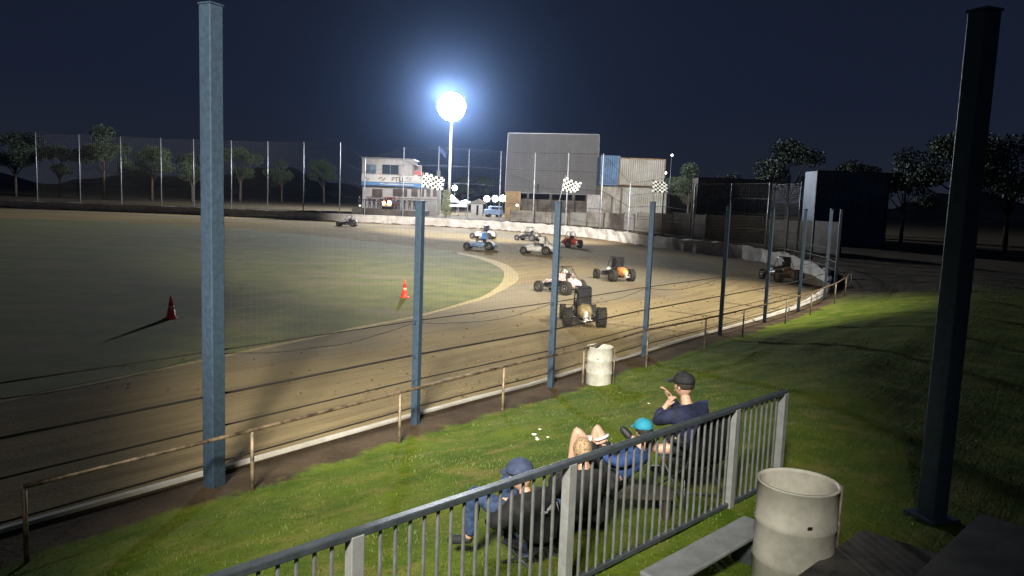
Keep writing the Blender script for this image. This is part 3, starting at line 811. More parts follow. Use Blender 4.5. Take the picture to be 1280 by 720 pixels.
bm = B(); box(bm, (0, 0, hb - .025), (.44, .52, .045), 0, bev=.015); obj('lid', bm, MT['chair'], st_)

# 4 man in navy jacket at the right
hd = at(854, 482, 7.3); yaw4 = R(-35)
b4 = Vector((hd.x + .08, hd.y - .05, gz(hd.x, hd.y)))
J, Rz = seated(b4, yaw4, 1.0, .42, .12, 0, .08, 'up')
dv = hd - J['head']
for k in J:
    if k in ('head', 'neck', 'lsh', 'rsh', 'chest'): J[k] = J[k] + dv
    elif k in ('belly', 'lel', 'rel', 'lwr', 'rwr'): J[k] = J[k] + dv * .7
J['lkn'] = at(826, 562, 7.2); J['lan'] = at(788, 547, 7.3); J['lto'] = at(780, 538, 7.34); J['lwr'] = at(832, 508, 7.25); J['lel'] = at(818, 528, 7.2)
person('man in dark cap and navy jacket beyond the railing with one leg stretched out', J, 1.02, MT['navy'], MT['shorts'], 'cap', MT['jacket'], face=Rz @ Vector((-.2, 1, -.05)), bulk=1.08, shorts=True)
camp_chair((b4.x, b4.y, b4.z - .01), yaw4, 'camp chair under the man in the navy jacket', .42)

# ------------------------------------------------------------------ speedcars
GC = 'speedcars racing on the dirt track'
def wheel(parent, x, y, r, w, rimm):
    bm = B(); hw = w / 2; rr = r * .52
    prof = [(rr, -hw * .85), (r * .75, -hw), (r * .94, -hw * .95), (r, -hw * .72), (r * 1.005, -hw * .3), (r * 1.005, hw * .3), (r, hw * .72), (r * .94, hw * .95), (r * .75, hw), (rr, hw * .85)]
    lathe(bm, prof, 28, 'X')
    for k in range(22):        # tread blocks
        a = 2 * math.pi * k / 22
        for sx in (-.38, .38):
            c = Vector((sx * w * .9, math.cos(a) * r * 1.0, math.sin(a) * r * 1.0)); box(bm, c, (w * .36, r * .15, .022), rot=Matrix.Rotation(a - math.pi / 2, 3, 'X'))
    wh = obj('wheel', bm, MT['tyre'], parent); wh.location = (x, y, r)
    sx = 1 if x > 0 else -1
    bm = B(); lathe(bm, [(rr * .98, sx * hw * .80), (rr * .95, sx * hw * .90), (rr * .82, sx * hw * .87), (rr * .75, sx * hw * .5), (rr * .3, sx * hw * .45), (rr * .25, sx * hw * .95), (.01, sx * hw * .97)], 20, 'X')
    obj('rim', bm, rimm, wh, True); return wh
def speedcar(P, heading, label, body, tank, tailp, helm, cagepanel, s=1.0, number=None, side=None, cagem=None, nose=None):
    side = side or body; cagem = cagem or MT['cage']
    c = empty('speedcar', P, -heading); c.scale = (s, s, s * 1.1); tag(c, label, 'race car', GC)
    # chassis tub
    bm = B(); loft(bm, [(-.78, 0, .27, .20, .46), (-.4, 0, .31, .17, .56), (.05, 0, .31, .16, .60), (.35, 0, .27, .17, .56), (.75, 0, .22, .19, .48), (1.08, 0, .15, .22, .42), (1.22, 0, .07, .26, .36)], p=3.5); obj('body', bm, side, c)
    bm = B(); loft(bm, [(.28, 0, .29, .50, .74), (.5, 0, .25, .46, .69), (.85, 0, .19, .40, .58), (1.15, 0, .12, .34, .46), (1.27, 0, .05, .33, .39)], p=2.6); obj('bonnet', bm, body, c)
    bm = B(); loft(bm, [(-1.28, 0, .12, .42, .56), (-1.18, 0, .22, .32, .68), (-.95, 0, .27, .28, .76), (-.7, 0, .27, .30, .78), (-.52, 0, .22, .34, .76)], p=2.6)
    tk = obj('tail_tank', bm, tank, c)
    bm = B(); box(bm, (.0, -1.2, .42), (.12, .2, .3), bev=.03); box(bm, (.1, -1.31, .30), (.26, .05, .03), bev=.01); obj('tail_panel', bm, tailp, c)
    # roll cage
    bm = B(); r = .019
    for sx in (-1, 1):
        tube(bm, [(sx * .28, -.55, .5), (sx * .26, -.50, 1.28), (sx * .245, .05, 1.26), (sx * .26, .33, .72)], r, 8)
        tube(bm, [(sx * .30, -.55, .45), (sx * .30, .0, .78), (sx * .26, .33, .74)], r, 8)
        tube(bm, [(sx * .25, -.52, 1.2), (sx * .2, -1.0, .74)], r, 8)
        tube(bm, [(sx * .16, .9, .5), (sx * .25, .38, .7)], r * .8, 6)
        tube(bm, [(sx * .26, .0, 1.2), (sx * .3, -.2, .72)], r * .8, 6)
    for y, z in ((-.5, 1.28), (.05, 1.26), (.33, .74), (-.53, .95)): tube(bm, [(-.26, y, z), (.26, y, z)], r, 8)
    tube(bm, [(-.26, -.5, .6), (.26, -.5, 1.2)], r * .8, 6)
    obj('roll_cage', bm, cagem, c)
    for pn in cagepanel:
        bm = B()
        if pn[0] == 'roof': box(bm, (0, -.2, 1.295), (.54, .66, .014), bev=.004)
        if pn[0] == 'back': box(bm, (0, -.565, .98), (.52, .014, .58), bev=.004)
        if pn[0] == 'side':
            for sx in (-1, 1): box(bm, (sx * .325, -.30, .80), (.012, .52, .34), bev=.004)
        if pn[0] == 'sail':
            for sx in (-1, 1): box(bm, (sx * .29, -.36, 1.03), (.012, .36, .44), bev=.004)
        obj({'roof': 'roof_panel', 'back': 'back_panel', 'side': 'side_panel', 'sail': 'head_panel'}[pn[0]], bm, pn[1], c)
    bm = B(); loft(bm, [(-.50, 0, .2, .3, .95), (-.42, 0, .21, .28, .98)], p=4); box(bm, (0, -.25, .32), (.38, .36, .1), bev=.03); obj('seat', bm, MT['panel'], c)
    bm = B(); tube(bm, [(math.cos(a) * .13, .12 + math.sin(a) * .05, .72 + math.sin(a) * .12) for a in [2 * math.pi * k / 14 for k in range(15)]], .012, 6); tube(bm, [(0, .12, .72), (0, .35, .62)], .014, 6); obj('steering_wheel', bm, MT['cage'], c)
    # axles, bars
    bm = B(); tube(bm, [(-.62, -.82, .31), (.62, -.82, .31)], .028, 8); loft(bm, [(-.9, .0, .07, .24, .38), (-.74, .0, .07, .24, .38)]); obj('rear_axle', bm, MT['cage'], c)
    bm = B(); tube(bm, [(-.58, .98, .26), (.58, .98, .26)], .022, 8)
    for sx in (-1, 1):
        tube(bm, [(sx * .15, .6, .3), (sx * .5, .96, .26)], .013, 6); tube(bm, [(sx * .12, 1.12, .36), (sx * .5, .99, .27)], .013, 6); tube(bm, [(sx * .44, .92, .28), (sx * .22, .82, .5)], .022, 8)
    obj('front_axle', bm, MT['cage'], c)
    bm = B()
    for z in (.24, .38): tube(bm, [(-.18, 1.1, z), (-.2, 1.34, z), (-.1, 1.42, z), (.1, 1.42, z), (.2, 1.34, z), (.18, 1.1, z)], .014, 7)
    for sx in (-1, 1): tube(bm, [(sx * .1, 1.42, .24), (sx * .1, 1.42, .38)], .012, 6)
    obj('front_bumper', bm, MT['chrome'], c)
    bm = B()
    for z in (.26, .42): tube(bm, [(-.2, -.95, z), (-.24, -1.36, z), (-.12, -1.44, z), (.12, -1.44, z), (.24, -1.36, z), (.2, -.95, z)], .014, 7)
    for sx in (-1, 1): tube(bm, [(sx * .12, -1.44, .26), (sx * .12, -1.44, .42)], .012, 6)
    obj('rear_bumper', bm, MT['chrome'], c)
    for sx in (-1, 1):
        bm = B()
        tube(bm, [(sx * .3, -.42, .28), (sx * .6, -.42, .27), (sx * .64, -.36, .27), (sx * .64, .45, .27), (sx * .58, .52, .27), (sx * .27, .52, .28)], .015, 7)
        tube(bm, [(sx * .3, -.35, .40), (sx * .56, -.3, .32), (sx * .6, .35, .32), (sx * .28, .42, .4)], .013, 7)
        obj('nerf_bar', bm, MT['chrome'], c)
    bm = B(); tube(bm, [(.2, .55, .45), (.38, .45, .40), (.42, .2, .38), (.42, -.5, .36)], .03, 8); obj('exhaust', bm, MT['chrome'], c)
    for x, y, r_, w in ((-.62, -.82, .32, .30), (.63, -.82, .335, .32), (-.60, .98, .265, .19), (.60, .98, .27, .19)): wheel(c, x, y, r_, w, MT['rim'])
    return c
def driver(P, heading, s, suit, helm, label):
    hz = .42; yaw = heading
    Rz = Matrix.Rotation(-yaw, 3, 'Z'); Q = lambda x, y, z: Vector(P) + Rz @ Vector((x * s, y * s, z * s * 1.1))
    J = dict(hip=Q(0, -.28, .46), belly=Q(0, -.33, .6), chest=Q(0, -.36, .76), neck=Q(0, -.34, .92), head=Q(0, -.30, 1.05))
    for sd, sx in (('l', -1), ('r', 1)):
        J[sd + 'sh'] = Q(sx * .15, -.34, .84); J[sd + 'el'] = Q(sx * .2, -.14, .72); J[sd + 'wr'] = Q(sx * .12, .05, .74)
        J[sd + 'hp'] = Q(sx * .08, -.24, .45); J[sd + 'kn'] = Q(sx * .13, .12, .52); J[sd + 'an'] = Q(sx * .12, .45, .36); J[sd + 'to'] = Q(sx * .12, .53, .42)
    return person(label, J, .8 * s, suit, MT['shorts'], 'helmet', helm, hands=False, face=Rz @ Vector((0, 1, 0)), fine=False, group='drivers in the speedcars')
CARS = [  # px, py of the ground under the middle, heading, label, driver label, body, tank, tail, panels, side, helmet
    (726, 404, -3, 'dark speedcar nearest the fence seen from behind, black back panel over a muddy yellow tank', 'yellow', 'panel', 'yellow', 'white', [('roof', 'panel'), ('back', 'panel')], 'panel', 'panel'),
    (767, 350, -27, 'white nosed speedcar with orange tail tank and black cage panels, right of the middle post', 'x', 'white', 'orange', 'white', [('roof', 'panel'), ('sail', 'panel'), ('back', 'panel')], 'panel', 'white'),
    (700, 366, -50, 'muddy pinkish white speedcar with open cage sliding left behind the middle post', 'x', 'pink', 'pink', 'white', [('side', 'pink')], 'panel', 'white'),
    (672, 318, -72, 'white speedcar with white head panel and white tail beside the middle post', 'x', 'white', 'white', 'white', [('sail', 'white'), ('roof', 'white'), ('back', 'white')], 'white', 'panel'),
    (660, 301, -60, 'drab dark speedcar close to the far wall', 'x', 'olive', 'olive', 'olive', [('roof', 'panel')], 'panel', 'white'),
    (711, 309, -28, 'red and white speedcar just right of the middle post', 'x', 'red', 'red', 'white', [('roof', 'red')], 'red', 'white'),
    (600, 312, -80, 'blue and white speedcar leading past the end of the infield line', 'x', 'white', 'white', 'blue', [('sail', 'blue'), ('roof', 'white'), ('back', 'white')], 'bluegrey', 'white'),
    (604, 298.5, -70, 'pale speedcar with white panels half hidden behind the blue leading car', 'x', 'pink', 'white', 'white', [('roof', 'white'), ('sail', 'panel')], 'white', 'white'),
    (434, 283, -88, 'white speedcar running along the far wall at the left', 'x', 'white', 'panel', 'white', [('roof', 'panel')], 'panel', 'white'),
    (975, 351, -12, 'dim speedcar with orange tank following on the right of the track', 'x', 'panel', 'orange', 'white', [('roof', 'panel'), ('back', 'panel')], 'panel', 'white'),
    (1012, 331, -25, 'dim red speedcar farthest right on the track', 'x', 'red', 'red', 'white', [('roof', 'red')], 'red', 'white'),
]
dl = ['driver in the dark car nearest the fence', 'white helmeted driver in the car with the orange tail tank', 'driver in the open caged pinkish car', 'driver in the white car beside the middle post', 'driver in the drab dark car by the far wall', 'driver in the red and white car', 'driver in the blue and white leading car', 'driver in the pale car behind the blue one', 'driver in the car at the far left', 'driver in the dim car with the orange tank', 'driver in the dim red car']
suits = ['jacket', 'navy', 'jacket', 'jacket', 'jacket', 'red', 'navy', 'jacket', 'jacket', 'navy', 'red']
for n, (px, py, hd_, lb, _, bo, ta, tl, pn, sdm, hm) in enumerate(CARS):
    q = on(px, py, 0); s = {0: .9, 1: .9, 2: .86}.get(n, 1.0)
    speedcar((q.x, q.y, 0), R(hd_), lb, MT[bo], MT[ta], MT[tl], None, [(a, MT[b_]) for a, b_ in pn], s, side=MT[sdm])
    driver((q.x, q.y, 0), R(hd_), s, MT[suits[n]], MT['hat'] if hm == 'white' else MT['panel'], dl[n])

# ------------------------------------------------------------------ far catch fence
ff = empty('catch_fence', (0, 0, 0)); tag(ff, 'tall pale pole catch fence behind the far white wall', 'fence')
fx = [(460, 198), (502, 184), (585, 186), (624, 189), (668, 191), (707, 191), (749, 192), (787, 229), (826, 222)]
def wall_at_px(px):
    best = None
    for i in range(i_near, NL):
        p = offpt(i, .9); v = p - CAM
        if v.y < 30: continue
        x = 640 + F * v.dot(cr) / v.dot(fwd)
        if best is None or abs(x - px) < best[0]: best = (abs(x - px), p, i)
    return best
poles = []
for px, py in fx:
    _, p, i = wall_at_px(px - 1); tz = at(px, py, p.y).z
    poles.append((p, tz, i))
for px in (422, 378, 335, 290, 246, 200, 150, 100, 50):
    _, p, i = wall_at_px(px); poles.insert(0, (p, 11.5, i))
ii_ = poles[-1][2]
for k in range(1, 5): poles.append((offpt(int(ii_ - k * 5.2), .9), 6.2, ii_ - k * 5.2))
for p, tz, i in poles:
    g = gz(p.x, p.y); bm = B(); tube(bm, [(p.x, p.y, .2), (p.x, p.y, tz)], [.085, .07], 8); obj('pole', bm, MT['pale_pole'], ff)
for zf in (0, .25, .5, .75, 1):
    bm = B(); tube(bm, [Vector((p.x, p.y, 1.3 + (tz - 1.35) * zf)) for p, tz, i in poles], .022, 5); obj('cable', bm, MT['cable'], ff)
bm = B()
for (a, ta, _), (b_, tb_, _) in zip(poles, poles[1:]):
    d = (b_ - a).length; n = max(1, int(d / .3))
    for k in range(n):
        t = k / n; q = a.lerp(b_, t); tube(bm, [(q.x, q.y, 1.2), (q.x, q.y, ta + (tb_ - ta) * t)], .004, 3, False)
for k in range(30):
    tube(bm, [Vector((p.x, p.y, 1.2 + (tz - 1.2) * k / 30)) for p, tz, i in poles], .004, 3, False)
obj('wire_mesh', bm, MT['wire'], ff)

# ------------------------------------------------------------------ control building
def facade(name, X0, Y, pts):  # helper kept small
    pass
def rect(bm, px0, py0, px1, py1, Y, dep, mi=0):
    """a block whose front is seen between those corners at distance Y"""
    a = at(px0, (py0 + py1) / 2, Y); b_ = at(px1, (py0 + py1) / 2, Y); t = at((px0 + px1) / 2, py0, Y); u = at((px0 + px1) / 2, py1, Y)
    box(bm, ((a.x + b_.x) / 2, Y + dep / 2, (t.z + u.z) / 2), (abs(b_.x - a.x), dep, abs(t.z - u.z)), mi=mi)
YB = 124
bd = empty('control_building', (at(490, 262, YB).x, YB, 1.1)); tag(bd, 'two storey white control building with a blue band and dark windows', 'building')
bo = bd.location.copy()
def bpart(name, rects, m, parent=bd, Yb=YB, loc=None):
    bm = B()
    for (x0, y0, x1, y1, Y, dp) in rects: rect(bm, x0, y0, x1, y1, Y, dp)
    for v in bm.verts: v.co -= (loc if loc is not None else bo)
    return obj(name, bm, m, parent)
bpart('wall', [(452.5, 198.5, 515, 219, YB, 7), (453, 231, 546, 268, YB + .6, 7)], MT['bwhite'])
bpart('lower_wall', [(458, 247, 545, 268, YB + .45, .16)], MT['bgrey'])
bpart('sign_board', [(452, 219, 529, 228, YB - .5, .5)], MT['sign'])
bpart('blue_band', [(452, 228.4, 533, 232.6, YB - .7, .9)], MT['bblue'])
bpart('pale_stripe', [(475, 229.8, 517, 231, YB - .76, .05)], MT['sign'])
bpart('roof', [(451.5, 197.2, 517, 198.4, YB - .3, 7.6)], MT['bgrey'])
w_ = bpart('window', [(458, 205.5, 469.5, 216.5, YB - .04, .1)], MT['litglass'])
bpart('window', [(478, 206, 498, 217.6, YB - .04, .1)], MT['glass'])
bpart('window_frame', [(457.3, 204.6, 458, 217, YB - .1, .12), (469.5, 205, 470.2, 217.4, YB - .1, .12), (458, 216.5, 469.5, 217.3, YB - .1, .12), (477.4, 205.4, 478, 218, YB - .1, .12), (498, 205.8, 498.6, 218.5, YB - .1, .12), (478, 217.6, 498, 218.3, YB - .1, .12), (487.5, 206, 488, 217.6, YB - .1, .1)], MT['bgrey'])
for (x0, x1) in ((465, 478), (491, 509), (514, 522), (525, 530), (533, 538), (541, 546)):
    o = bpart('window', [(x0, 236, x1, 246, YB + .5, .12)], mat('brown_window_glass', (.09, .065, .055), .3, 0, .3, .6)); bpart('window_frame', [(x0 - .8, 235, x1 + .8, 236, YB + .45, .14), (x0 - .8, 246, x1 + .8, 247, YB + .45, .14)], MT['bwhite'], o, loc=Vector((0, 0, 0)))
    for ch in KIDS(o): ch.location = -bo; 
# balcony with sloping awning and red goods
bm = B()
A_ = [at(503, 200, YB), at(521, 206, YB), at(521, 207, YB), at(503, 201, YB)]
vs = [bm.verts.new(p + Vector((0, d, 0)) - bo) for d in (0, 5) for p in A_]
for q in ((0, 1, 2, 3), (7, 6, 5, 4), (0, 4, 5, 1), (1, 5, 6, 2), (2, 6, 7, 3), (3, 7, 4, 0)): bm.faces.new([vs[k] for k in q])
obj('awning', bm, MT['bwhite'], bd)
bpart('balcony_back', [(515, 206.5, 527, 219, YB + 3, .2)], MT['bgrey'])
bpart('red_box', [(518, 214.5, 526.5, 219, YB + 1, 1)], MT['red'])
bpart('balcony_post', [(526.6, 207, 527.2, 219, YB, .1), (515.6, 207, 516.2, 219, YB, .1)], MT['bwhite'])
# lettering on the board
fc = bpy.data.curves.new('lettering', 'FONT'); fc.body = 'PTU'; fc.size = 1.05; fc.extrude = .02; fc.align_x = 'CENTER'
tmp = bpy.data.objects.new('t', fc); col.objects.link(tmp); bpy.context.view_layer.update()
mt_ = bpy.data.meshes.new_from_object(tmp.evaluated_get(bpy.context.evaluated_depsgraph_get())); bpy.data.objects.remove(tmp)
lt = bpy.data.objects.new('lettering', mt_); mt_.materials.append(MT['darkwood']); link(lt, bd)
pl = at(496.5, 227.2, YB - .54); lt.location = pl - bo; lt.rotation_euler = (R(90), 0, 0)
for (x, w2, mm) in ((458.5, 5, 'bgrey'), (477.5, 7, 'rust'), (511, 6, 'bgrey'), (527, 3, 'rust')):
    bm = B()
    c0 = at(x, 224, YB - .53)
    for k in range(4):
        box(bm, c0 + Vector((w2 * .04 * (k - 1.5), 0, .18 * math.sin(k * 2.1) + .1)) - bo, (w2 * .05, .02, .16), rot=Matrix.Rotation(.35 * (k - 1), 3, 'Y'))
    box(bm, c0 + Vector((0, 0, -.28)) - bo, (w2 * .13, .02, .05)); obj('painted_mark', bm, MT[mm], bd)
# flagpole
fp = empty('flagpole', at(547, 262, YB - 1.5)); tag(fp, 'white flagpole with a dark blue flag at the end of the control building', 'flagpole')
p0 = Vector(fp.location); fp.location.z = 1.1; p0.z = 1.1
topp = at(547, 183, p0.y)
bm = B(); tube(bm, [(0, 0, 0), (0, 0, topp.z - 1.1)], [.14, .07], 8); obj('pole', bm, MT['bwhite'], fp)
bm = B(); tube(bm, [(0, 0, 5.4), (0, 0, 7.2)], .28, 8); obj('collar', bm, MT['bgrey'], fp)
bm = B(); g = [[bm.verts.new((.08 + .95 * u / 6, .12 * math.sin(u * 1.3), topp.z - 1.2 - .9 * v / 3 - .75 * (u / 6) ** 1.5)) for u in range(7)] for v in range(4)]
for v in range(3):
    for u in range(6): bm.faces.new([g[v][u], g[v][u + 1], g[v + 1][u + 1], g[v + 1][u]])
o = obj('flag', bm, MT['flagblue'], fp, True); o.modifiers.new('t', 'SOLIDIFY').thickness = .02

# ------------------------------------------------------------------ crowd behind the wall
def standing(O, yaw, s, ph):
    Rz = Matrix.Rotation(-yaw, 3, 'Z'); P = lambda x, y, z: Vector(O) + Rz @ Vector((x * s, y * s, z * s))
    J = dict(hip=P(0, 0, .95), belly=P(0, 0, 1.12), chest=P(0, .01, 1.32), neck=P(0, .02, 1.5), head=P(0, .04, 1.63))
    for sd, sx in (('l', -1), ('r', 1)):
        J[sd + 'sh'] = P(sx * .18, 0, 1.42); J[sd + 'el'] = P(sx * .25, .02 + .08 * ph, 1.14); J[sd + 'wr'] = P(sx * (.22 - .12 * ph), .1 + .2 * ph, .98 + .1 * ph)
        J[sd + 'hp'] = P(sx * .09, 0, .92); J[sd + 'kn'] = P(sx * .11, .03, .5); J[sd + 'an'] = P(sx * .12, 0, .08); J[sd + 'to'] = P(sx * .13, .14, .04)
    return J
cols = ['jacket', 'navy', 'jacket', 'darkwood', 'navy', 'jacket', 'shirt', 'jacket', 'navy', 'jacket', 'darkwood', 'jacket']
for n, px in enumerate((456, 462, 467.5, 473, 476.5, 483, 491, 498, 505, 518, 512, 449)):
    q = at(px, 258, 115.5 + (n % 3) * .6); g = 1.95
    person('%s standing behind the far wall in front of the control building' % ['distant spectator in dark clothes'][0], standing((q.x, q.y, g), R(180 + rnd.uniform(-30, 30)), rnd.uniform(.97, 1.08), n % 2), 1.0, MT[cols[n]], MT['shorts'], 'none', hands=False, fine=False, group='dark spectators in front of the control building', face=Vector((0, -1, 0)))

q0, q1 = at(440, 262, 114.2), at(531, 262, 114.2)
bm = B(); box(bm, ((q0.x + q1.x) / 2, 117.2, 1.2), (q1.x - q0.x, 6.2, 1.5)); tag(obj('terrace', bm, MT['darkwood']), kind='structure')
TZ = 1.95
# red truck with its headlights on
q = at(485, 262, 117.4); tr = empty('red_truck', (q.x, q.y, TZ)); tag(tr, 'red truck facing the track with two orange headlights lit among the spectators', 'truck')
bm = B(); box(bm, (0, 1.4, .95), (1.75, 3.6, .7), bev=.08); box(bm, (0, 1.5, .55), (1.7, 4.2, .3), bev=.05); obj('body', bm, MT['truckred'], tr)
bm = B(); box(bm, (0, 1.6, 1.6), (1.5, 1.6, .65), bev=.15); obj('cab', bm, MT['truckred'], tr)
bm = B(); box(bm, (0, .79, 1.6), (1.25, .03, .42)); obj('windscreen', bm, MT['glass'], tr)
bm = B(); box(bm, (0, -.72, .5), (1.7, .1, .18), bev=.03); obj('bumper', bm, MT['chrome'], tr)
em = emit('orange_headlamp', (1, .45, .12), 30); 
for sx, r_ in ((-.62, .26), (.16, .40)):
    bm = B(); lathe(bm, [(r_, 0), (r_, -.06), (r_ * .6, -.1)], 16, 'Y', (sx, -.42, .95)); obj('headlight', bm, em, tr)
for sx in (-.75, .75):
    for y in (.2, 2.8):
        bm = B(); lathe(bm, [(.33, -.1), (.33, .1)], 18, 'X', (sx, y, .33)); obj('wheel', bm, MT['tyre'], tr)

# ------------------------------------------------------------------ the screen
YS = 113
sc = empty('drive_in_screen', (at(692, 262, YS).x, YS, 1.1)); tag(sc, 'huge plain grey screen standing on dark supports beyond the wall', 'screen')
so = sc.location.copy()
bm = B(); c = [at(635.5, 166.5, YS), at(749, 168.5, YS), at(746.5, 243.5, YS), at(631.5, 240, YS)]
vs = [bm.verts.new(p + Vector((0, d, 0)) - so) for d in (0, .5) for p in c]
for q in ((3, 2, 1, 0), (4, 5, 6, 7), (0, 1, 5, 4), (1, 2, 6, 5), (2, 3, 7, 6), (3, 0, 4, 7)): bm.faces.new([vs[k] for k in q])
obj('panel', bm, MT['screen'], sc)
bm = B()
for k in range(1, 7):
    a = c[0].lerp(c[1], k / 7) - so; b_ = c[3].lerp(c[2], k / 7) - so; tube(bm, [a + Vector((0, -.005, 0)), b_ + Vector((0, -.005, 0))], .012, 4)
obj('seam', bm, MT['rail'], sc)
bm = B()
a, b_, c_, d_ = [x - so for x in c]
for p, q in ((a, b_), (b_, c_), (c_, d_), (d_, a)): tube(bm, [p + Vector((0, .1, 0)), q + Vector((0, .1, 0))], .12, 4)
obj('frame', bm, MT['rail'], sc)
for x in (.04, .25, .5, .75, .96):
    p = c[3].lerp(c[2], x) - so; bm = B(); box(bm, (p.x, .35, (p.z) / 2 - .2), (.3, .3, p.z + .4)); tube(bm, [(p.x, .5, p.z + 4), (p.x, 4.5, -.2)], .12, 6); obj('support', bm, MT['darkwood'], sc)
bm = B(); box(bm, ((c[3].x + c[2].x) / 2 - so.x + 1, 1.2, 1.6), (11.5, .2, 3.3)); obj('backing_wall', bm, MT['darkwood'], sc)

# ------------------------------------------------------------------ sheds, containers, panel fence
def corrugated(bm, x0, x1, y, z0, z1, pitch=.28, dep=.05, depth=2.4):
    n = max(2, int((x1 - x0) / pitch * 2)); top = []; bot = []
    for k in range(n + 1):
        x = x0 + (x1 - x0) * k / n; yy = y + (dep if (k // 1) % 2 else 0)
        top.append(bm.verts.new((x, yy, z1))); bot.append(bm.verts.new((x, yy, z0)))
    for k in range(n): bm.faces.new([bot[k], bot[k + 1], top[k + 1], top[k]])
    box(bm, ((x0 + x1) / 2, y + dep + .01 + depth / 2, (z0 + z1) / 2), (x1 - x0 - .01, depth, z1 - z0 - .01))
def block(name, px0, py0, px1, py1, Y, m, label, cat, depth=2.4, group=None, trim=None, doors=False, zbase=None):
    a, b_ = at(px0, (py0 + py1) / 2, Y), at(px1, (py0 + py1) / 2, Y); z1, z0 = at((px0 + px1) / 2, py0, Y).z, at((px0 + px1) / 2, py1, Y).z
    if zbase is not None: z0 = zbase
    o = empty(name, ((a.x + b_.x) / 2, Y, z0)); tag(o, label, cat, group)
    w = b_.x - a.x; h = z1 - z0
    bm = B(); corrugated(bm, -w / 2, w / 2, 0, 0, h, depth=depth); obj('wall', bm, m, o)
    bm = B()
    for sx in (-1, 1): box(bm, (sx * w / 2, 0.02, h / 2), (.12, .16, h + .02))
    box(bm, (0, .02, h), (w + .1, .15, .12)); box(bm, (0, .02, .06), (w + .1, .15, .12)); obj('edge_frame', bm, trim or m, o)
    if doors:
        bm = B(); box(bm, (w * .15, -.04, h * .45), (w * .22, .06, h * .8)); obj('door', bm, MT['container_grey'], o)
    return o
G_ = 'shipping containers stacked beyond the wall'
block('shipping_container', 751, 195, 774, 231.5, 104, MT['container_blue'], 'blue shipping container on the upper level beside the grey screen', 'container', 5, G_)
block('shipping_container', 774.5, 198.5, 831, 232.5, 103, MT['container_grey'], 'pale grey rust streaked container stacked on the upper level', 'container', 5, G_, MT['rust'])
block('shipping_container', 750, 233, 776, 262, 102.5, MT['concrete'], 'weathered drab container under the blue one', 'container', 6, G_, MT['darkwood'], True, zbase=1.1)
block('shipping_container', 777, 234.5, 833, 262, 102.4, MT['container_grey'], 'long dull container under the pale upper one', 'container', 6, G_, MT['darkwood'], zbase=1.1)
block('corrugated_shed', 632, 239.5, 650, 263, 108, MT['tan'], 'small tan corrugated shed below the left edge of the screen', 'shed', 3, zbase=1.1)
block('corrugated_shed', 734, 244, 749, 275, 100.5, MT['bgrey'], 'narrow grey shed below the right edge of the screen', 'shed', 3, zbase=1.1)
block('shipping_container', 872, 224, 968, 270, 86, MT['concrete'], 'long drab container standing in the dark at the right', 'container', 3, G_, MT['darkwood'], zbase=1.1)
block('shipping_container', 1020, 215, 1110, 280, 70, MT['container_blue'], 'dark blue container farthest right beyond the turn', 'container', 3, G_, MT['darkwood'], zbase=1.1)
# panel fence
pf = empty('panel_fence', (0, 0, 0)); tag(pf, 'row of stained concrete and timber panels behind the far wall', 'fence')
pp = []
for px, py in ((626, 262), (652, 263), (672, 263.5), (694, 264.5), (716, 265), (735, 265), (752, 265), (770, 265), (788, 265.5), (808, 266), (830, 266), (848, 266), (880, 268), (920, 270), (960, 274), (1000, 278)):
    _, p, i = wall_at_px(px); o = outward(i); q = Vector((p.x + o.x * 2.6, p.y + o.y * 2.6)); pp.append(Vector((q.x, q.y, at(px, py, q.y).z)))
for k, (a, b_) in enumerate(zip(pp, pp[1:])):
    d = b_ - a; L_ = math.hypot(d.x, d.y); zt = (a.z + b_.z) / 2 + rnd.uniform(-.12, .12); m_ = [MT['concrete'], MT['bgrey'], MT['concrete'], MT['darkwood'], MT['container_grey']][rnd.randrange(5) if k else 0]
    bm = B(); box(bm, ((a.x + b_.x) / 2, (a.y + b_.y) / 2, (zt + 1.05) / 2), (L_ - .05, .12, zt - 1.05), math.atan2(d.y, d.x)); 
    for j in range(1, 4):
        q = a.lerp(b_, j / 4); tube(bm, [(q.x, q.y - .07, 1.1), (q.x, q.y - .07, zt - .02)], .03, 4)
    obj('panel', bm, m_, pf)
for a in pp:
    bm = B(); box(bm, (a.x, a.y - .1, (a.z + 1.1) / 2), (.16, .16, a.z - .95)); obj('fence_post', bm, MT['darkwood'], pf)

# tents, hut, columns
def tent(px0, px1, ptop, peave, pbot, Y, label):
    a, b_ = at(px0, peave, Y), at(px1, peave, Y); t = at((px0 + px1) / 2, ptop, Y); zb = 1.1; ze = (a.z + b_.z) / 2
    o = empty('marquee', ((a.x + b_.x) / 2, Y + 1.5, zb)); tag(o, label, 'tent', 'marquees in the pits'); w = (b_.x - a.x)
    bm = B(); vs = [bm.verts.new((sx * w / 2, sy * 1.5, ze - zb)) for sx, sy in ((-1, -1), (1, -1), (1, 1), (-1, 1))]; tv = bm.verts.new((0, 0, t.z - zb))
    for k in range(4): bm.faces.new([vs[k], vs[(k + 1) % 4], tv])
    low = [bm.verts.new(v.co - Vector((0, 0, .3))) for v in vs]
    for k in range(4): bm.faces.new([low[k], low[(k + 1) % 4], vs[(k + 1) % 4], vs[k]])
    obj('canopy', bm, MT['canvas'], o)
    for sx in (-1, 1):
        for sy in (-1, 1): bm = B(); box(bm, (sx * (w / 2 - .06), sy * 1.44, (ze - zb) / 2 - .15), (.07, .07, ze - zb - .3)); obj('leg', bm, MT['bwhite'], o)
    return o
tent(556, 572, 243, 251, 262, 130, 'small white peaked marquee left of the second far pole')
tent(571, 591, 249.5, 254, 262, 134, 'wide flat white marquee beside the tan roofed hut')
lk_ = emit('white_tube_lamp', (.95, .97, 1), 5)
q0, q1 = at(562, 256.5, 128), at(583, 257.5, 128)
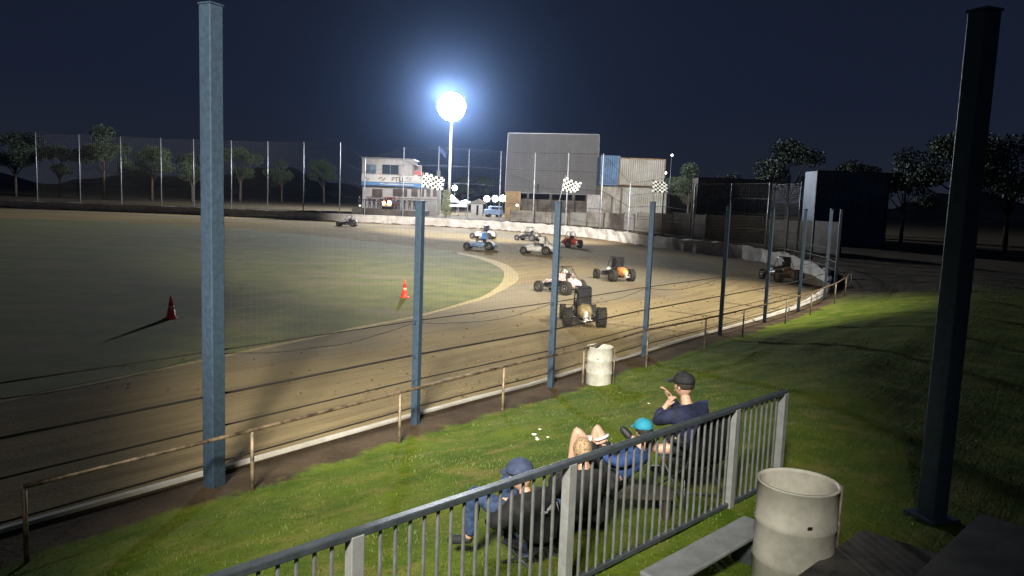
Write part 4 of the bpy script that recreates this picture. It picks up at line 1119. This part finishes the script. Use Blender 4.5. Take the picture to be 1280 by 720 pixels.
o = empty('strip_light', (q0 + q1) / 2); tag(o, 'long white strip light under the marquees', 'light')
bm = B(); box(bm, (0, 0, 0), (q1.x - q0.x, .12, .3), bev=.03); obj('tube', bm, lk_, o)
bm = B(); box(bm, (0, .12, 0), (q1.x - q0.x + .1, .1, .36)); obj('housing', bm, MT['bwhite'], o)
for sx in (-.45, .45): bm = B(); box(bm, (sx * (q1.x - q0.x), .1, -(q0.z - 1.1) / 2), (.08, .08, q0.z - 1.1)); obj('leg', bm, MT['rail'], o)
hut = empty('hut', (at(596, 262, 132).x, 132, 1.1)); tag(hut, 'small hut with a drab pitched roof beside the marquees', 'hut')
bm = B(); box(bm, (0, 1.5, 1.1), (2.0, 3, 2.2)); obj('wall', bm, MT['bwhite'], hut)
bm = B(); vs = [bm.verts.new(p) for p in ((-1.6, -.3, 2.1), (1.4, -.3, 2.1), (.3, -.3, 3.0), (-1.6, 3.3, 2.1), (1.4, 3.3, 2.1), (.3, 3.3, 3.0))]
for q in ((0, 1, 2), (5, 4, 3), (0, 3, 4, 1), (1, 4, 5, 2), (2, 5, 3, 0)): bm.faces.new([vs[k] for k in q])
obj('roof', bm, MT['olive'], hut)
bm = B(); box(bm, (.1, -.02, 1), (.35, .05, 1.7)); obj('doorway', bm, MT['dark'], hut)
q = at(617, 262, 128); vn = empty('parked_van', (q.x, q.y, 1.1), R(18)); tag(vn, 'dull blue parked van between the hut and the tan shed', 'van')
bm = B(); box(bm, (0, 0, .85), (2.9, 1.7, .9), bev=.1); box(bm, (.25, 0, 1.5), (2.1, 1.55, .7), bev=.18); obj('body', bm, MT['bluegrey'], vn)
bm = B(); box(bm, (.25, -.76, 1.52), (1.7, .05, .36)); obj('side_window', bm, MT['glass'], vn)
for x in (-.9, .9):
    for y in (-.75, .75): bm = B(); lathe(bm, [(.3, -.1), (.3, .1)], 16, 'Y', (x, y, .3)); obj('wheel', bm, MT['tyre'], vn)
# pale columnar shrub
def leafmass(bm, blobs, n, size, rs):
    for _ in range(n):
        b_ = blobs[rs.randrange(len(blobs))]; 
        v = Vector((rs.gauss(0, 1), rs.gauss(0, 1), rs.gauss(0, 1))).normalized() * (rs.random() ** .4)
        p = Vector(b_[0]) + Vector((v.x * b_[1], v.y * b_[1], v.z * b_[2])); 
        r1 = Vector((rs.gauss(0, 1), rs.gauss(0, 1), rs.gauss(0, 1))).normalized(); r2_ = r1.cross(Vector((rs.gauss(0, 1), rs.gauss(0, 1), rs.gauss(0, 1)))).normalized(); sz = size * rs.uniform(.5, 1.3)
        bm.faces.new([bm.verts.new(p + a * sz) for a in (r1, r2_ * .6, -r1, -r2_ * .6)])
q = at(558, 262, 119); sh = empty('columnar_shrub', (q.x, q.y, gz(q.x, q.y))); tag(sh, 'pale green columnar shrub at the right end of the control building', 'shrub')
bm = B(); leafmass(bm, [((0, 0, z), .72 + .16 * (z < 2), .7) for z in (.7, 1.4, 2.1, 2.8, 3.5)], 2600, .12, rnd); obj('foliage', bm, MT['paleleaf'], sh)
bm = B(); tube(bm, [(0, 0, 0), (0, 0, 3.2)], [.12, .04], 7); obj('stem', bm, MT['bark'], sh)

# trees in the dark
def tree(loc, H, label, seed):
    rs = random.Random(seed); t = empty('tree', loc); tag(t, label, 'tree', 'dark trees beyond the track')
    bm = B(); tube(bm, [(0, 0, -.3), (.1, 0, H * .3), (0, .1, H * .62)], [.3, .22, .08], 8); blobs = []
    for k in range(7):
        a = k * 2.4 + rs.random(); r_ = H * rs.uniform(.12, .3); z = H * rs.uniform(.42, .86)
        tube(bm, [(0, 0, H * .3 + k * .2), (math.cos(a) * r_ * .6, math.sin(a) * r_ * .6, z * .85), (math.cos(a) * r_, math.sin(a) * r_, z)], [.12, .07, .03], 5)
        blobs.append(((math.cos(a) * r_, math.sin(a) * r_, z), H * rs.uniform(.11, .2), H * rs.uniform(.08, .14)))
    blobs.append(((0, 0, H * .85), H * .16, H * .13))
    obj('trunk', bm, MT['bark'], t)
    bm = B(); leafmass(bm, blobs, 7000, H * .013, rs); obj('crown', bm, MT['leaf'], t); return t
protos = []
TR = [(20, 150, 13), (75, 155, 11), (130, 150, 15), (190, 158, 12), (240, 150, 10), (300, 190, 14), (352, 210, 12), (405, 215, 13), (578, 215, 9), (604, 225, 10), (860, 118, 10), (915, 105, 8), (985, 98, 12), (1060, 84, 9), (1130, 78, 10), (1200, 74, 12), (1262, 70, 11)]
for n, (px, Y, H) in enumerate(TR):
    q = at(px, 255, Y); lab = 'leafy tree standing in the dark beyond the track'
    if n < 4: t = tree((q.x, q.y, 1.1), H, lab, n); protos.append((t, H))
    else:
        t, h0 = protos[n % 4]; t = copy_tree(t); t.location = (q.x, q.y, 1.1); k = H / h0; t.scale = (k, k, k); t.rotation_euler = (0, 0, n * 1.3)

# low far hills
bm = B(); prev = None
for k in range(121):
    a = R(-75 + 150 * k / 120); r_ = 520; h = 13 + 6 * math.sin(k * .31) + 4 * math.sin(k * .83 + 1) + 2.0 * math.sin(k * 2.3)
    row = [bm.verts.new((math.sin(a) * (r_ + d), math.cos(a) * (r_ + d), z)) for d, z in ((0, 0), (40, h * .7), (110, h), (260, 0))]
    if prev: [bm.faces.new([prev[j], row[j], row[j + 1], prev[j + 1]]) for j in range(3)]
    prev = row
tag(obj('hills', bm, mat('dark_hill_scrub', (.05, .05, .035), .95, 0, .4, .05), None, True), kind='structure')

# ------------------------------------------------------------------ lamps the photograph shows
def floodlight(px, py, Y, r_, label, st, base=1.1):
    q = at(px, py, Y); o = empty('floodlight', (q.x, q.y, base)); tag(o, label, 'floodlight', 'small white floodlights beyond the track'); h = q.z - base
    bm = B(); tube(bm, [(0, .2, 0), (0, .2, h)], .05, 8); obj('pole', bm, MT['rail'], o)
    bm = B(); lathe(bm, [(r_, 0), (r_ * .9, -.08), (r_ * .5, -.12)], 20, 'Y', (0, 0, h)); obj('lamp', bm, emit('lamp_white', (1, .99, .95), st), o)
    bm = B(); lathe(bm, [(r_ * .5, .3), (r_ * 1.04, .01)], 20, 'Y', (0, 0, h)); obj('housing', bm, MT['rail'], o)
floodlight(568.5, 235, 150, .52, 'round white floodlight on its own above the marquees', 14)
floodlight(608.5, 248.5, 145, .58, 'white floodlight leftmost of the row of three left of the screen', 14)
floodlight(619, 248.5, 145, .58, 'white floodlight in the middle of the row of three left of the screen', 14)
floodlight(628.5, 248, 145, .62, 'white floodlight rightmost of the row of three, next to the tan shed', 14)
floodlight(646.5, 256.5, 106, .16, 'tiny white lamp in front of the tan shed', 8, 1.1)
floodlight(840, 194, 112, .14, 'tiny bright lamp high right of the stacked containers', 20, 1.1)
floodlight(832, 216, 112, .16, 'tiny bright lamp beside the right end of the upper container', 20, 1.1)
floodlight(450, 257, 121, .14, 'tiny lamp at the left end of the spectators', 6, 1.1)

# the big light tower
q = at(561, 262, 150); tw = empty('light_tower', (q.x, q.y, 1.1)); tag(tw, 'tall floodlight tower with a blazing round cluster of lamps', 'light tower')
hd = at(568.3, 133.5, 150); H = hd.z - 1.1
bm = B(); tube(bm, [(0, 0, 0), (0, 0, H - 2)], [.32, .16], 10); obj('mast', bm, MT['bgrey'], tw)
RAD = 2.4
bm = B()
for z in (-1.8, -.9, 0, .9, 1.8): w = math.sqrt(max(.1, RAD ** 2 - z * z)); box(bm, (0, .4, H + z), (2 * w * .92, .12, .14))
box(bm, (-.6, .3, H), (.12, .12, RAD * 1.8)); box(bm, (.6, .3, H), (.12, .12, RAD * 1.8)); obj('lamp_frame', bm, MT['rail'], tw)
lm = emit('tower_lamp_white', (.93, .96, 1), 55)
for ring, (rr_, cnt) in enumerate(((0, 1), (.60, 6), (1.2, 12), (1.8, 18), (2.4, 24))):
    for k in range(cnt):
        a_ = 2 * math.pi * k / cnt + ring
        bm = B(); lathe(bm, [(.30, .05), (.32, -.05), (.22, -.14)], 14, 'Y', (rr_ * math.cos(a_), 0, H + rr_ * math.sin(a_))); obj('lamp', bm, lm, tw)
# ------------------------------------------------------------------ thin blue volume added to spread a glow round the tower lamp
hz = bpy.data.materials.new('lamp_glow_haze'); hz.use_nodes = True; nt = hz.node_tree; nt.nodes.remove(nt.nodes['Principled BSDF'])
pv = nt.nodes.new('ShaderNodeVolumePrincipled'); pv.inputs['Color'].default_value = (.33, .53, 1, 1); pv.inputs['Density'].default_value = .00013; pv.inputs['Anisotropy'].default_value = .94
nt.links.new(pv.outputs[0], nt.nodes['Material Output'].inputs['Volume'])
bm = B(); box(bm, (0, 40, 20), (700, 560, 43)); haze = obj('haze', bm, hz); tag(haze, kind='stuff')

# ------------------------------------------------------------------ lighting
def spot(name, loc, tgt, power, size, blend, rad, colr):
    l = bpy.data.lights.new(name, 'SPOT'); l.energy = power; l.spot_size = R(size); l.spot_blend = blend; l.shadow_soft_size = rad; l.color = colr
    o = bpy.data.objects.new(name, l); col.objects.link(o); o.location = loc; d = Vector(tgt) - Vector(loc); o.rotation_euler = d.to_track_quat('-Z', 'Y').to_euler(); return o
spot('track_floodlight', (26, 16, 27), (3.0, 37, 0), 150000, 40, .8, .7, (1, .95, .82))
spot('stand_floodlight', (-3.2, -6, 11.0), (0.1, 12.0, 0), 27000, 28, .5, 1.3, (1, .97, .84))
spot('middle_fill', (-1.5, -6, 13), (-1.7, 20.5, 0), 42000, 30, .6, 1.2, (1, .96, .84))  # unseen fill spot added to close the dark gap between two light pools
spot('bend_fill', (.5, -5, 14), (-.2, 36, 0), 38000, 26, .55, .8, (1, .95, .82))  # added spot above the camera, cone kept narrow to brighten the middle only
spot('far_bend_fill', (2, -5, 17), (-2.5, 62, 0), 170000, 26, .6, .8, (1, .96, .88))  # added fill with no fitting, brightens the far cars and wall from the front
spot('far_floodlight', (-2, 36, 30), (1, 112, 1), 480000, 41, .5, .6, (1, .97, .96))
l = bpy.data.lights.new('tower_light', 'POINT'); l.energy = 230000; l.shadow_soft_size = 2; l.color = (.9, .95, 1); o = bpy.data.objects.new('tower_light', l); col.objects.link(o); o.location = (hd.x, hd.y - 9, hd.z)

w = bpy.data.worlds.new('World'); scene.world = w; w.use_nodes = True; nt = w.node_tree; bg = nt.nodes['Background']
tc = nt.nodes.new('ShaderNodeTexCoord'); sp = nt.nodes.new('ShaderNodeSeparateXYZ'); nt.links.new(tc.outputs['Generated'], sp.inputs[0])
rp = nt.nodes.new('ShaderNodeValToRGB'); e = rp.color_ramp.elements; e[0].position = 0; e[0].color = (.030, .036, .055, 1); e[1].position = .6; e[1].color = (.009, .015, .038, 1)
e2 = e.new(.12); e2.color = (.018, .026, .055, 1)
nt.links.new(sp.outputs['Z'], rp.inputs[0]); nt.links.new(rp.outputs[0], bg.inputs['Color']); bg.inputs['Strength'].default_value = .5

# a few stars
scene.view_settings.view_transform = 'Standard'; scene.view_settings.look = 'None'; scene.view_settings.exposure = 0; scene.view_settings.gamma = 1
scene.cycles.use_denoising = True; scene.cycles.volume_bounces = 0; scene.cycles.max_bounces = 5; scene.cycles.sample_clamp_indirect = 4
